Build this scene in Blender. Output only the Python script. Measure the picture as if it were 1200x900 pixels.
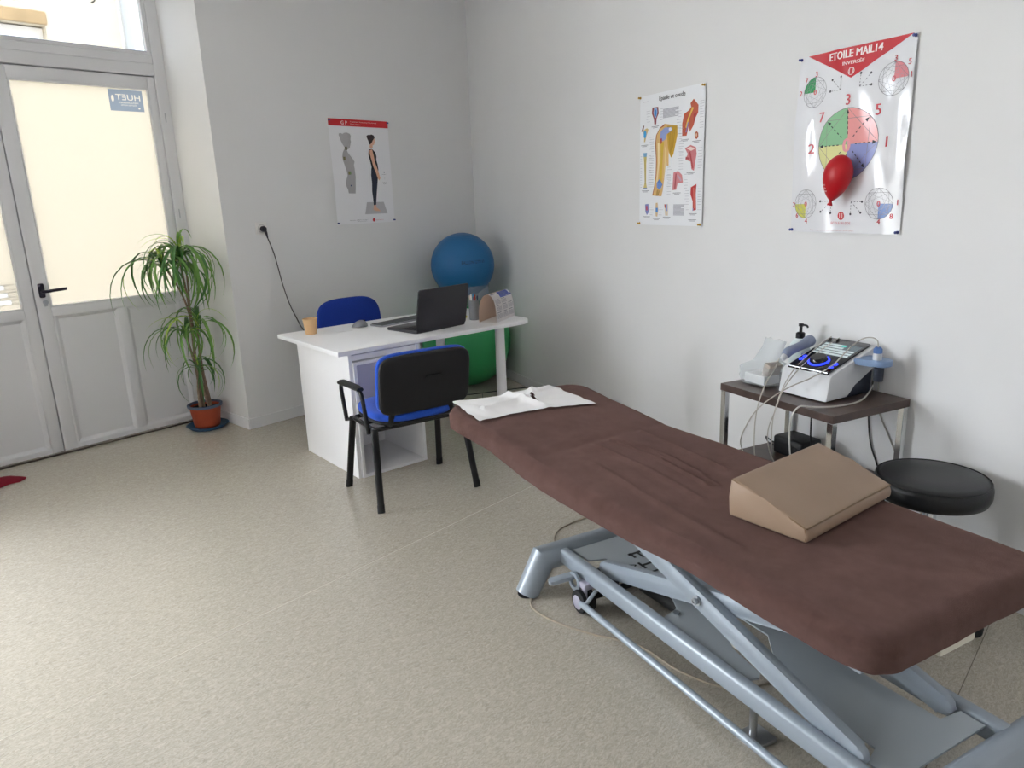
import bpy, bmesh, math, random
from mathutils import Vector, Matrix, Euler, noise
PI = math.pi
random.seed(7)
for o in list(bpy.data.objects):
    bpy.data.objects.remove(o)
SC = bpy.context.scene
COL = SC.collection

# ------------------------------------------------------------------ camera, world, light, exposure
cam_data = bpy.data.cameras.new('camera')
cam_data.sensor_width = 36.0
cam_data.lens = 25.5
cam_data.clip_start = 0.02
cam = bpy.data.objects.new('camera', cam_data)
COL.objects.link(cam)
r2 = Vector((0.667964, -0.743328, -0.03588))
u2 = Vector((0.209279, 0.141356, 0.967585))
fw = Vector((0.714161, 0.653821, -0.249984))
m = Matrix.Identity(4)
for i in range(3):
    m[i][0], m[i][1], m[i][2] = r2[i], u2[i], -fw[i]
m.translation = Vector((0, 0, 1.55))
cam.matrix_world = m
SC.camera = cam

world = bpy.data.worlds.new('overcast_sky')
SC.world = world
world.use_nodes = True
bg = world.node_tree.nodes['Background']
bg.inputs['Color'].default_value = (0.89, 0.945, 1.0, 1)
bg.inputs['Strength'].default_value = 9.0

SC.view_settings.view_transform = 'Standard'
SC.view_settings.look = 'None'
SC.view_settings.gamma = 1.0
SC.view_settings.use_curve_mapping = False
SC.view_settings.exposure = 1.45
SC.cycles.use_denoising = True
SC.cycles.max_bounces = 14
SC.cycles.diffuse_bounces = 8
SC.cycles.sample_clamp_indirect = 8.0

def portal(name, loc, rot, sx, sy):
    l = bpy.data.lights.new(name, 'AREA')
    l.shape = 'RECTANGLE'; l.size = sx; l.size_y = sy
    l.cycles.is_portal = True
    o = bpy.data.objects.new(name, l); COL.objects.link(o)
    o.location = loc; o.rotation_euler = rot
    return o
portal('sky_light_shop_window', (-1.05, 5.44, 1.65), (-PI/2, 0, 0), 2.1, 2.5)
portal('sky_light_transom', (1.37, 5.42, 2.75), (-PI/2, 0, 0), 1.9, 0.55)

# ------------------------------------------------------------------ helpers
def lin(c):
    if isinstance(c, str):
        c = c.lstrip('#'); c = [int(c[i:i+2], 16)/255 for i in (0, 2, 4)]
    return tuple((v/12.92 if v <= 0.04045 else ((v+0.055)/1.055)**2.4) for v in c) + (1.0,)

def M(name, col, rough=0.5, metal=0.0, var=0.0, vscale=8.0, bump=0.0, bscale=60.0, bdist=0.002, coat=0.0, sheen=0.0, emit=None, estr=1.0, spec=None, trans=0.0, alpha=1.0):
    mt = bpy.data.materials.new(name); mt.use_nodes = True
    nt = mt.node_tree; b = nt.nodes['Principled BSDF']
    c = lin(col)
    b.inputs['Base Color'].default_value = c
    b.inputs['Roughness'].default_value = rough
    b.inputs['Metallic'].default_value = metal
    if coat: b.inputs['Coat Weight'].default_value = coat; b.inputs['Coat Roughness'].default_value = 0.15
    if sheen: b.inputs['Sheen Weight'].default_value = sheen; b.inputs['Sheen Roughness'].default_value = 0.5
    if spec is not None: b.inputs['Specular IOR Level'].default_value = spec
    if emit: b.inputs['Emission Color'].default_value = lin(emit); b.inputs['Emission Strength'].default_value = estr
    if trans: b.inputs['Transmission Weight'].default_value = trans
    if alpha < 1: b.inputs['Alpha'].default_value = alpha
    if var or bump:
        tc = nt.nodes.new('ShaderNodeTexCoord')
    if var:
        n = nt.nodes.new('ShaderNodeTexNoise'); n.inputs['Scale'].default_value = vscale; n.inputs['Detail'].default_value = 6
        nt.links.new(tc.outputs['Object'], n.inputs['Vector'])
        r = nt.nodes.new('ShaderNodeValToRGB')
        r.color_ramp.elements[0].position = 0.3; r.color_ramp.elements[1].position = 0.7
        r.color_ramp.elements[0].color = tuple(v*(1-var) for v in c[:3]) + (1,)
        r.color_ramp.elements[1].color = tuple(min(1, v*(1+var)) for v in c[:3]) + (1,)
        nt.links.new(n.outputs['Fac'], r.inputs['Fac']); nt.links.new(r.outputs['Color'], b.inputs['Base Color'])
    if bump:
        n2 = nt.nodes.new('ShaderNodeTexNoise'); n2.inputs['Scale'].default_value = bscale; n2.inputs['Detail'].default_value = 4
        nt.links.new(tc.outputs['Object'], n2.inputs['Vector'])
        bp = nt.nodes.new('ShaderNodeBump'); bp.inputs['Strength'].default_value = bump; bp.inputs['Distance'].default_value = bdist
        nt.links.new(n2.outputs['Fac'], bp.inputs['Height']); nt.links.new(bp.outputs['Normal'], b.inputs['Normal'])
    return mt

def MB(): return bmesh.new()

def obj(name, bm, mats, parent=None, smooth=None, loc=None, rot=None):
    """links a bmesh as ONE object; smooth = auto-smooth angle in degrees"""
    bmesh.ops.recalc_face_normals(bm, faces=bm.faces)
    me = bpy.data.meshes.new(name)
    if smooth is not None:
        lim = math.radians(smooth)
        for f in bm.faces: f.smooth = True
        for e in bm.edges:
            if len(e.link_faces) == 2 and e.calc_face_angle(0) > lim: e.smooth = False
    bm.to_mesh(me); bm.free()
    if not isinstance(mats, (list, tuple)): mats = [mats]
    for mm in mats: me.materials.append(mm)
    o = bpy.data.objects.new(name, me); COL.objects.link(o)
    if parent: o.parent = parent
    if loc: o.location = loc
    if rot: o.rotation_euler = rot
    return o

def tag(o, label, cat, group=None):
    o['label'] = label; o['category'] = cat
    if group: o['group'] = group
    return o

def thing(name, label, cat, loc=(0, 0, 0), rotz=0.0, group=None):
    o = bpy.data.objects.new(name, None); COL.objects.link(o)
    o.empty_display_size = 0.05
    o.location = loc; o.rotation_euler = (0, 0, rotz)
    return tag(o, label, cat, group)

def struct(o):
    o['kind'] = 'structure'; return o

def box(bm, lo, hi, bev=0.0, mi=0, seg=2, mat=None):
    lo = Vector(lo); hi = Vector(hi); c = (lo+hi)/2; s = hi-lo
    T = Matrix.Translation(c) @ Matrix.Diagonal((s.x, s.y, s.z, 1))
    if mat is not None: T = mat @ T
    r = bmesh.ops.create_cube(bm, size=1.0, matrix=T)
    vs = r['verts']
    fs = set(f for v in vs for f in v.link_faces)
    for f in fs: f.material_index = mi
    if bev:
        es = list(set(e for v in vs for e in v.link_edges))
        rb = bmesh.ops.bevel(bm, geom=es, offset=bev, segments=seg, affect='EDGES', profile=0.5)
        for f in rb['faces']: f.material_index = mi
    return vs

def ring_frame(d):
    d = d.normalized()
    a = Vector((0, 0, 1)) if abs(d.z) < 0.9 else Vector((1, 0, 0))
    x = d.cross(a).normalized(); y = d.cross(x).normalized()
    return x, y

def tube(bm, pts, r, seg=8, mi=0, closed=False, cap=True, flat=None):
    """sweep of a round (or elliptic, flat=(a,b)) section along points; r number or list"""
    pts = [Vector(p) for p in pts]; n = len(pts)
    rings = []; px = None
    for i, p in enumerate(pts):
        if closed: d = pts[(i+1) % n]-pts[i-1]
        else: d = pts[min(i+1, n-1)]-pts[max(i-1, 0)]
        d = d.normalized()
        if px is None: x, y = ring_frame(d)
        else:
            x = (px-d*px.dot(d)).normalized(); y = d.cross(x).normalized()
        px = x
        rr = r[i] if isinstance(r, (list, tuple)) else r
        # mitre
        k = 1.0
        ring = []
        for j in range(seg):
            a = 2*PI*j/seg
            ca, sa = math.cos(a)*rr, math.sin(a)*rr
            if flat: ca *= flat[0]; sa *= flat[1]
            ring.append(bm.verts.new(p+x*ca+y*sa))
        rings.append(ring)
    m = n if closed else n-1
    for i in range(m):
        A, B = rings[i], rings[(i+1) % n]
        for j in range(seg):
            f = bm.faces.new((A[j], A[(j+1) % seg], B[(j+1) % seg], B[j])); f.material_index = mi
    if not closed and cap:
        f = bm.faces.new(rings[0]); f.material_index = mi
        f = bm.faces.new(rings[-1]); f.material_index = mi

def mitre_tube(bm, pts, r, seg=24):
    P = [Vector(p) for p in pts]; n = len(P); rings = []
    x = None
    for i in range(n):
        d1 = (P[i]-P[i-1]).normalized() if i else (P[1]-P[0]).normalized()
        d2 = (P[i+1]-P[i]).normalized() if i < n-1 else d1
        if i == 0: x, y = ring_frame(d2)
        else:
            x = (x-d1*x.dot(d1)).normalized(); y = d1.cross(x).normalized()
        tn = (d1+d2).normalized()
        ring = []
        for j in range(seg):
            a = 2*PI*j/seg; q = x*math.cos(a)*r+y*math.sin(a)*r
            q = q-d1*(q.dot(tn)/d1.dot(tn))         # slide along the incoming segment onto the mitre plane
            ring.append(bm.verts.new(P[i]+q))
        rings.append(ring)
        if 0 < i < n-1:
            x = x-d2*x.dot(d2)
            x.normalize()
            # keep the ring matched: reflect x through the mitre plane
            x = (ring[0].co-P[i]); x = (x-d2*x.dot(d2)).normalized()
    for A, B in zip(rings, rings[1:]):
        for j in range(seg): bm.faces.new((A[j], A[(j+1) % seg], B[(j+1) % seg], B[j]))
    bm.faces.new(rings[0]); bm.faces.new(rings[-1])

def smooth_path(pts, k=6):
    """Catmull-Rom through the points"""
    P = [Vector(p) for p in pts]; out = []
    for i in range(len(P)-1):
        p0 = P[max(i-1, 0)]; p1 = P[i]; p2 = P[i+1]; p3 = P[min(i+2, len(P)-1)]
        for j in range(k):
            t = j/k
            out.append(0.5*((2*p1)+(p2-p0)*t+(2*p0-5*p1+4*p2-p3)*t*t+(3*p1-p0-3*p2+p3)*t*t*t))
    out.append(P[-1]); return out

def round_path(pts, r, k=4, closed=False):
    """polyline with rounded corners"""
    P = [Vector(p) for p in pts]; n = len(P); out = []
    rng = range(n) if closed else range(1, n-1)
    if not closed: out.append(P[0])
    for i in rng:
        a, b, c = P[i-1], P[i], P[(i+1) % n]
        d1 = (a-b); d2 = (c-b); q = min(r, d1.length*0.49, d2.length*0.49)
        s = b+d1.normalized()*q; e = b+d2.normalized()*q
        for j in range(k+1):
            t = j/k
            out.append(s*(1-t)**2+b*2*t*(1-t)+e*t*t)
    if not closed: out.append(P[-1])
    return out

def lathe(bm, prof, seg=24, origin=(0, 0, 0), mi=0, mat=None, wob=None):
    """prof = [(r,z)...] turned about z"""
    o = Vector(origin); rings = []
    for (r, z) in prof:
        if r < 1e-5:
            v = Vector((0, 0, z))
            v = (mat @ v) if mat else v
            rings.append([bm.verts.new(o+v)])
        else:
            ring = []
            for j in range(seg):
                a = 2*PI*j/seg
                v = Vector((r*math.cos(a), r*math.sin(a), z))
                v = (mat @ v) if mat else v
                ring.append(bm.verts.new(o+v))
            rings.append(ring)
    for A, B in zip(rings, rings[1:]):
        if len(A) == 1 and len(B) == 1: continue
        for j in range(seg):
            k = (j+1) % seg
            if len(A) == 1: f = bm.faces.new((A[0], B[j], B[k]))
            elif len(B) == 1: f = bm.faces.new((A[j], A[k], B[0]))
            else: f = bm.faces.new((A[j], A[k], B[k], B[j]))
            f.material_index = mi
    return rings

def prism(bm, poly, z0, z1, mat=None, mi=0, bev=0.0):
    """extrude an (x,y) polygon from z0 to z1"""
    tr = (lambda v: mat @ v) if mat is not None else (lambda v: v)
    a = [bm.verts.new(tr(Vector((p[0], p[1], z0)))) for p in poly]
    b = [bm.verts.new(tr(Vector((p[0], p[1], z1)))) for p in poly]
    n = len(poly); fs = []
    fs.append(bm.faces.new(a)); fs.append(bm.faces.new(b))
    for i in range(n):
        fs.append(bm.faces.new((a[i], a[(i+1) % n], b[(i+1) % n], b[i])))
    for f in fs: f.material_index = mi
    if bev:
        es = [e for e in set(e for f in fs[:2] for e in f.edges)]
        rb = bmesh.ops.bevel(bm, geom=es, offset=bev, segments=2, affect='EDGES', profile=0.5)
        for f in rb['faces']: f.material_index = mi
    return fs

def rrect(x0, y0, x1, y1, r, k=5):
    out = []
    for (cx_, cy_, a0) in ((x1-r, y1-r, 0), (x0+r, y1-r, PI/2), (x0+r, y0+r, PI), (x1-r, y0+r, 1.5*PI)):
        for j in range(k+1):
            a = a0+PI/2*j/k; out.append((cx_+r*math.cos(a), cy_+r*math.sin(a)))
    return out

_txt = {}
def text_mesh(s, mirror=False):
    """mesh of a word, height 1 (cap height about 0.7), centred; returns (verts, faces, width)"""
    if s in _txt: return _txt[s]
    cu = bpy.data.curves.new('word', 'FONT'); cu.body = s; cu.resolution_u = 2
    cu.align_x = 'CENTER'; cu.align_y = 'CENTER'
    o = bpy.data.objects.new('word', cu); COL.objects.link(o)
    dg = bpy.context.evaluated_depsgraph_get()
    me = bpy.data.meshes.new_from_object(o.evaluated_get(dg))
    vs = [v.co.copy() for v in me.vertices]; fs = [list(p.vertices) for p in me.polygons]
    bpy.data.objects.remove(o); bpy.data.curves.remove(cu); bpy.data.meshes.remove(me)
    if vs:
        xs = [v.x for v in vs]; ys = [v.y for v in vs]
        mx = (min(xs)+max(xs))/2; my = (min(ys)+max(ys))/2
        for v in vs: v.x -= mx; v.y -= my
        w = max(xs)-min(xs); h = max(ys)-min(ys)
    else: w = h = 1
    _txt[s] = (vs, fs, w, h); return _txt[s]

def put_text(bm, s, f, width=None, height=None, mi=0, bold=0.0):
    """f maps the word's own (x,y) metres to a 3D point; width and/or height in metres"""
    vs, fs, w, h = text_mesh(s)
    sx = (width/w) if width else None; sy = (height/h) if height else None
    if sx is None: sx = sy
    if sy is None: sy = sx
    offs = [(0, 0)] if not bold else [(0, 0), (bold, 0)]
    for (ox, oy) in offs:
        nv = [bm.verts.new(f(v.x*sx+ox, v.y*sy+oy)) for v in vs]
        for q in fs:
            try:
                fc = bm.faces.new([nv[i] for i in q]); fc.material_index = mi
            except ValueError: pass

# ------------------------------------------------------------------ materials
def wall_material(name, col):
    mt = M(name, col, rough=0.7, bump=0.25, bscale=260, bdist=0.0015, var=0.015, vscale=2.0)
    return mt
m_wall = wall_material('white_wall_paint', '#e4e4e5')
m_ceil = M('white_ceiling_paint', '#e9e9ea', 0.8)
m_base = M('white_skirting_paint', '#e3e3e5', 0.45)
m_door = M('white_door_lacquer', '#dddde0', 0.42, bump=0.06, bscale=400)
m_white_lam = M('white_laminate', '#f3f3f6', 0.35, bump=0.05, bscale=500)
m_lilac = M('lilac_grey_laminate', '#b4b2c4', 0.45)
m_black_plastic = M('black_plastic', '#101015', 0.5, bump=0.12, bscale=500)
m_black_metal = M('black_painted_metal', '#0d0d10', 0.35)
m_blue_fab = M('blue_office_fabric', '#1a4fc0', 0.95, bump=0.3, bscale=420, var=0.10, vscale=160, sheen=0.15)
m_navy_fab = M('deep_blue_office_fabric', '#15389a', 0.95, bump=0.3, bscale=420, var=0.10, vscale=160)
m_chrome = M('chrome', '#e4e6e8', 0.10, 1.0)
m_steel = M('brushed_steel', '#b8bbc0', 0.3, 1.0)
m_grey_paint = M('grey_powder_coat', '#98a2ad', 0.36, 0.1, coat=0.2)
m_grey_paint_b = M('light_grey_sheet_metal', '#a3abb2', 0.42, 0.1)
m_rubber = M('black_rubber', '#17171a', 0.7)
m_hub = M('lilac_grey_plastic', '#a6a3b4', 0.5)
m_black_leather = M('black_leatherette', '#121316', 0.38, bump=0.25, bscale=220)
m_tan = M('tan_leatherette', '#9c8470', 0.48, bump=0.2, bscale=300, var=0.05, vscale=5)
m_tan_seam = M('tan_piping', '#7d6449', 0.55)
m_wood = M('dark_walnut_laminate', '#4d3d37', 0.32, var=0.25, vscale=18)
m_paper = M('white_paper', '#f4f3f3', 0.8)
m_cable = M('grey_cable', '#b9b4ac', 0.5)
m_dark_cable = M('dark_cable', '#2a2a2c', 0.5)
m_black = M('black_ink', '#16161a', 0.6)

def frosted(name, col, t):
    mt = bpy.data.materials.new(name); mt.use_nodes = True; nt = mt.node_tree
    for n in list(nt.nodes): nt.nodes.remove(n)
    out = nt.nodes.new('ShaderNodeOutputMaterial')
    tr = nt.nodes.new('ShaderNodeBsdfTranslucent'); tr.inputs['Color'].default_value = tuple(v*t for v in lin(col)[:3])+(1,)
    gl = nt.nodes.new('ShaderNodeBsdfGlossy'); gl.inputs['Roughness'].default_value = 0.25
    mx = nt.nodes.new('ShaderNodeMixShader'); mx.inputs['Fac'].default_value = 0.05
    nt.links.new(tr.outputs[0], mx.inputs[1]); nt.links.new(gl.outputs[0], mx.inputs[2]); nt.links.new(mx.outputs[0], out.inputs['Surface'])
    return mt
def clear_glass(name, tint=(1, 1, 1), gloss=0.06, rough=0.02, haze=0.0, haze_col='#ffffff'):
    mt = bpy.data.materials.new(name); mt.use_nodes = True; nt = mt.node_tree
    for n in list(nt.nodes): nt.nodes.remove(n)
    out = nt.nodes.new('ShaderNodeOutputMaterial')
    tr = nt.nodes.new('ShaderNodeBsdfTransparent'); tr.inputs['Color'].default_value = tuple(tint)+(1,)
    gl = nt.nodes.new('ShaderNodeBsdfGlossy'); gl.inputs['Roughness'].default_value = rough
    mx = nt.nodes.new('ShaderNodeMixShader'); mx.inputs['Fac'].default_value = gloss
    nt.links.new(tr.outputs[0], mx.inputs[1]); nt.links.new(gl.outputs[0], mx.inputs[2]); last = mx
    if haze:
        df = nt.nodes.new('ShaderNodeBsdfDiffuse'); df.inputs['Color'].default_value = lin(haze_col)
        m2 = nt.nodes.new('ShaderNodeMixShader'); m2.inputs['Fac'].default_value = haze
        nt.links.new(mx.outputs[0], m2.inputs[1]); nt.links.new(df.outputs[0], m2.inputs[2]); last = m2
    nt.links.new(last.outputs[0], out.inputs['Surface'])
    return mt
m_frost = frosted('frosted_glazing', '#fdf7ec', 0.295)
m_frost_bar = frosted('white_window_film', '#ffffff', 0.36)
m_glass = clear_glass('clear_glazing')
m_dimmed = clear_glass('dimmed_glazing', (0.31, 0.31, 0.31), 0.04)  # transom glass darkened to keep the street outside from overexposing
m_acrylic = clear_glass('clear_acrylic', (0.93, 0.96, 0.99), 0.06, 0.08, 0.14, '#c9d6e4')
m_bag = None

def floor_material():
    mt = bpy.data.materials.new('mottled_vinyl'); mt.use_nodes = True; nt = mt.node_tree
    b = nt.nodes['Principled BSDF']; N = nt.nodes.new; L = nt.links.new
    tc = N('ShaderNodeTexCoord')
    mp = N('ShaderNodeMapping'); mp.inputs['Rotation'].default_value = (0, 0, 0.5); mp.inputs['Scale'].default_value = (1, 2.2, 1)
    L(tc.outputs['Object'], mp.inputs['Vector'])
    n1 = N('ShaderNodeTexNoise'); n1.inputs['Scale'].default_value = 48; n1.inputs['Detail'].default_value = 8; n1.inputs['Roughness'].default_value = 0.62; n1.inputs['Distortion'].default_value = 1.6
    L(mp.outputs[0], n1.inputs['Vector'])
    r1 = N('ShaderNodeValToRGB'); e = r1.color_ramp.elements
    e[0].position = 0.30; e[0].color = lin('#a49d90'); e[1].position = 0.72; e[1].color = lin('#cec7bb')
    k = e.new(0.5); k.color = lin('#b9b2a5')
    L(n1.outputs['Fac'], r1.inputs['Fac'])
    n2 = N('ShaderNodeTexVoronoi'); n2.inputs['Scale'].default_value = 62; n2.feature = 'F1'
    mp2 = N('ShaderNodeMapping'); mp2.inputs['Rotation'].default_value = (0, 0, -0.7); mp2.inputs['Scale'].default_value = (1, 2.6, 1)
    L(tc.outputs['Object'], mp2.inputs['Vector'])
    n3 = N('ShaderNodeTexNoise'); n3.inputs['Scale'].default_value = 10; n3.inputs['Detail'].default_value = 3
    L(mp2.outputs[0], n3.inputs['Vector'])
    ad = N('ShaderNodeVectorMath'); ad.operation = 'ADD'; sc = N('ShaderNodeVectorMath'); sc.operation = 'SCALE'; sc.inputs['Scale'].default_value = 0.12
    L(n3.outputs['Color'], sc.inputs[0]); L(mp2.outputs[0], ad.inputs[0]); L(sc.outputs[0], ad.inputs[1]); L(ad.outputs[0], n2.inputs['Vector'])
    r2_ = N('ShaderNodeValToRGB'); e2 = r2_.color_ramp.elements
    e2[0].position = 0.06; e2[0].color = (1, 1, 1, 1); e2[1].position = 0.20; e2[1].color = (0, 0, 0, 1)
    L(n2.outputs['Distance'], r2_.inputs['Fac'])
    mx = N('ShaderNodeMixRGB'); mx.blend_type = 'MIX'
    mm = N('ShaderNodeMath'); mm.operation = 'MULTIPLY'; mm.inputs[1].default_value = 0.45
    L(r2_.outputs['Color'], mm.inputs[0]); L(mm.outputs[0], mx.inputs['Fac'])
    cr = N('ShaderNodeValToRGB'); cr.color_ramp.elements[0].color = lin('#8f8674'); cr.color_ramp.elements[1].color = lin('#d8d0bd')
    cr.color_ramp.elements[0].position = 0.35; cr.color_ramp.elements[1].position = 0.6
    L(n2.outputs['Color'], cr.inputs['Fac'])
    L(r1.outputs['Color'], mx.inputs['Color1']); L(cr.outputs['Color'], mx.inputs['Color2'])
    L(mx.outputs['Color'], b.inputs['Base Color'])
    b.inputs['Roughness'].default_value = 0.25
    b.inputs['Specular IOR Level'].default_value = 0.5
    nb = N('ShaderNodeTexNoise'); nb.inputs['Scale'].default_value = 90; nb.inputs['Detail'].default_value = 3
    L(tc.outputs['Object'], nb.inputs['Vector'])
    bp = N('ShaderNodeBump'); bp.inputs['Strength'].default_value = 0.08; bp.inputs['Distance'].default_value = 0.001
    L(nb.outputs['Fac'], bp.inputs['Height']); L(bp.outputs['Normal'], b.inputs['Normal'])
    return mt
m_floor = floor_material()
m_seam = M('pale_weld_seam', '#d9d4c8', 0.4)

# ------------------------------------------------------------------ frames of reference
CORNER = Vector((4.787, 4.76, 0))
B_ANG = math.atan2(-0.92886, -0.37040)
BD = Vector((math.cos(B_ANG), math.sin(B_ANG), 0)); BN = Vector((BD.y, -BD.x, 0))     # along the right wall, into the room
def WB(b, n, z): return CORNER + BD*b + BN*n + Vector((0, 0, z))
H_CEIL = 3.25

# ------------------------------------------------------------------ structure
bm = MB(); box(bm, (-2.5, -2.6, -0.10), (6.0, 5.45, 0.0)); floor = struct(obj('floor', bm, m_floor))
for y in (0.307, 2.456):
    bm = MB(); box(bm, (-2.4, y-0.0013, -0.001), (4.6 if y > 1 else 3.0, y+0.0013, 0.0005)); obj('weld_seam', bm, m_seam if y > 1 else M('dark_weld_seam', '#6f675a', 0.5), floor)
bm = MB(); box(bm, (-2.5, -2.6, H_CEIL), (6.0, 5.45, H_CEIL+0.1)); struct(obj('ceiling', bm, m_ceil))
bm = MB(); box(bm, (2.40, 4.76, 0), (5.6, 5.42, H_CEIL)); struct(obj('wall_back', bm, m_wall))
bm = MB(); box(bm, (0.0, 4.76, 0), (0.345, 5.42, H_CEIL)); box(bm, (-2.5, 4.76, 0), (-2.1, 5.42, H_CEIL)); box(bm, (-2.1, 4.76, 0), (0.0, 5.42, 0.40)); box(bm, (-2.1, 4.76, 2.90), (0.0, 5.42, H_CEIL)); struct(obj('wall_back_left', bm, m_wall))
bm = MB(); box(bm, (0.345, 4.76, 3.08), (2.40, 5.42, H_CEIL)); struct(obj('wall_lintel', bm, m_wall))
bm = MB(); box(bm, (-0.25, 0, 0), (8.3, 0.25, H_CEIL))
struct(obj('wall_right', bm, m_wall, loc=CORNER, rot=(0, 0, B_ANG)))
bm = MB(); box(bm, (-2.5, -2.6, 0), (-2.3, 4.76, H_CEIL)); struct(obj('wall_left', bm, m_wall))
bm = MB(); box(bm, (-2.3, -2.6, 0), (2.2, -2.4, H_CEIL)); struct(obj('wall_rear', bm, m_wall))

def window(name, boxes, pane):
    bm = MB()
    for lo, hi in boxes: box(bm, lo, hi, 0.004)
    w = struct(obj(name, bm, m_door))
    bm = MB(); box(bm, *pane); obj('pane', bm, m_glass, w)
    return w
# shop window beside the door (outside the photograph, it lights the room)
window('window_2', [((-2.1, 5.30, 0.40), (-2.04, 5.36, 2.90)), ((-0.06, 5.30, 0.40), (0.0, 5.36, 2.90)), ((-2.04, 5.30, 0.40), (-0.06, 5.36, 0.46)), ((-2.04, 5.30, 2.84), (-0.06, 5.36, 2.90))], ((-2.05, 5.328, 0.45), (-0.05, 5.332, 2.85)))

# baseboards
bm = MB(); box(bm, (2.40, 4.748, 0), (4.80, 4.76, 0.078), 0.003); struct(obj('baseboard_back', bm, m_base))
bm = MB(); box(bm, (2.388, 4.75, 0), (2.40, 5.28, 0.078), 0.003); struct(obj('baseboard_reveal', bm, m_base))
bm = MB(); box(bm, (0.02, -0.012, 0), (7.2, 0.0, 0.078), 0.003); struct(obj('baseboard_right', bm, m_base, loc=CORNER, rot=(0, 0, B_ANG)))

# door frame
bm = MB()
box(bm, (2.325, 5.295, 0), (2.40, 5.37, 3.08), 0.004)
box(bm, (0.345, 5.295, 0), (0.42, 5.37, 3.08), 0.004)
box(bm, (0.42, 5.295, 2.425), (2.325, 5.37, 2.50), 0.004)
box(bm, (0.42, 5.300, 2.50), (2.325, 5.37, 2.555), 0.006)
box(bm, (0.42, 5.300, 2.99), (2.325, 5.37, 3.08), 0.004)
box(bm, (1.352, 5.3615, 0.015), (1.388, 5.372, 2.43)); box(bm, (0.42, 5.3615, 2.405), (2.325, 5.372, 2.432))
frame = struct(obj('trim_1', bm, m_door))
bm = MB(); box(bm, (0.40, 5.30, 0.0), (2.345, 5.40, 0.012)); struct(obj('trim_2', bm, M('dark_threshold', '#4a4038', 0.6)))
# small hinge covers on the frame
for z in (2.16, 1.52):
    bm = MB(); box(bm, (2.352, 5.291, z-0.03), (2.358, 5.297, z+0.03)); obj('hinge_pin', bm, m_steel, frame)
# transom
bm = MB()
for lo, hi in (((0.42, 5.305, 2.555), (2.325, 5.345, 2.575)), ((0.42, 5.305, 2.97), (2.325, 5.345, 2.99)), ((0.42, 5.305, 2.575), (0.45, 5.345, 2.97)), ((2.30, 5.305, 2.575), (2.325, 5.345, 2.97))):
    box(bm, lo, hi, 0.003)
w1 = struct(obj('window_1', bm, m_door))
bm = MB(); box(bm, (0.445, 5.323, 2.57), (2.305, 5.327, 2.975)); obj('pane', bm, m_dimmed, w1)
bm = MB(); box(bm, (0.45, 5.312, 2.573), (2.302, 5.322, 2.579)); obj('gasket', bm, M('blue_grey_gasket', '#5a6f94', 0.6), w1)

def door_leaf(name, x0, x1, gx0, gx1, panels):
    zb, zt = 0.018, 2.418; gz0, gz1 = 0.968, 2.345; y0, y1 = 5.31, 5.36
    pz0, pz1 = 0.052, 0.91
    bm = MB()
    box(bm, (x0, y0, zb), (gx0, y1, zt), 0.003); box(bm, (gx1, y0, zb), (x1, y1, zt), 0.003)
    box(bm, (gx0, y0, gz1), (gx1, y1, zt), 0.002); box(bm, (gx0, y0, pz1), (gx1, y1, gz0), 0.002)
    box(bm, (gx0, y0, zb), (gx1, y1, pz0), 0.002)
    prev = gx0
    for (a, b) in panels:
        if a-prev > 0.004: box(bm, (prev, y0, pz0), (a, y1, pz1), 0.002)
        prev = b
    if gx1-prev > 0.004: box(bm, (prev, y0, pz0), (gx1, y1, pz1), 0.002)
    d = struct(obj(name, bm, m_door, smooth=30))
    for (a, b) in panels:                              # recessed panel with a splayed moulding round it
        bm = MB(); dp = 0.016; k = 0.022
        o_ = [bm.verts.new(Vector(p)) for p in ((a, y0+0.001, pz0), (b, y0+0.001, pz0), (b, y0+0.001, pz1), (a, y0+0.001, pz1))]
        i_ = [bm.verts.new(Vector(p)) for p in ((a+k, y0+dp, pz0+k), (b-k, y0+dp, pz0+k), (b-k, y0+dp, pz1-k), (a+k, y0+dp, pz1-k))]
        bk = [bm.verts.new(Vector(p)) for p in ((a, y1-0.004, pz0), (b, y1-0.004, pz0), (b, y1-0.004, pz1), (a, y1-0.004, pz1))]
        bm.faces.new(i_); bm.faces.new(bk)
        for i in range(4):
            j = (i+1) % 4
            bm.faces.new((o_[i], o_[j], i_[j], i_[i])); bm.faces.new((o_[i], o_[j], bk[j], bk[i]))
        obj('panel', bm, m_door, d)
    bm = MB(); box(bm, (gx0-0.005, 5.332, gz0-0.005), (gx1+0.005, 5.338, gz1+0.005)); gl = obj('frosted_pane', bm, m_frost, d)
    bm = MB(); q = 0.011
    box(bm, (gx0, y0-0.001, gz0), (gx0+q, y0+0.022, gz1), 0.003); box(bm, (gx1-q, y0-0.001, gz0), (gx1, y0+0.022, gz1), 0.003)
    box(bm, (gx0, y0-0.001, gz0), (gx1, y0+0.022, gz0+q), 0.003); box(bm, (gx0, y0-0.001, gz1-q), (gx1, y0+0.022, gz1), 0.003)
    obj('glazing_bead', bm, m_door, d)
    return d, gl
d1, g1 = door_leaf('door_1', 1.373, 2.322, 1.452, 2.275, [(1.463, 1.843), (1.905, 2.262)])
d2, g2 = door_leaf('door_2', 0.424, 1.366, 0.475, 1.30, [(0.49, 0.85), (0.91, 1.29)])
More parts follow.
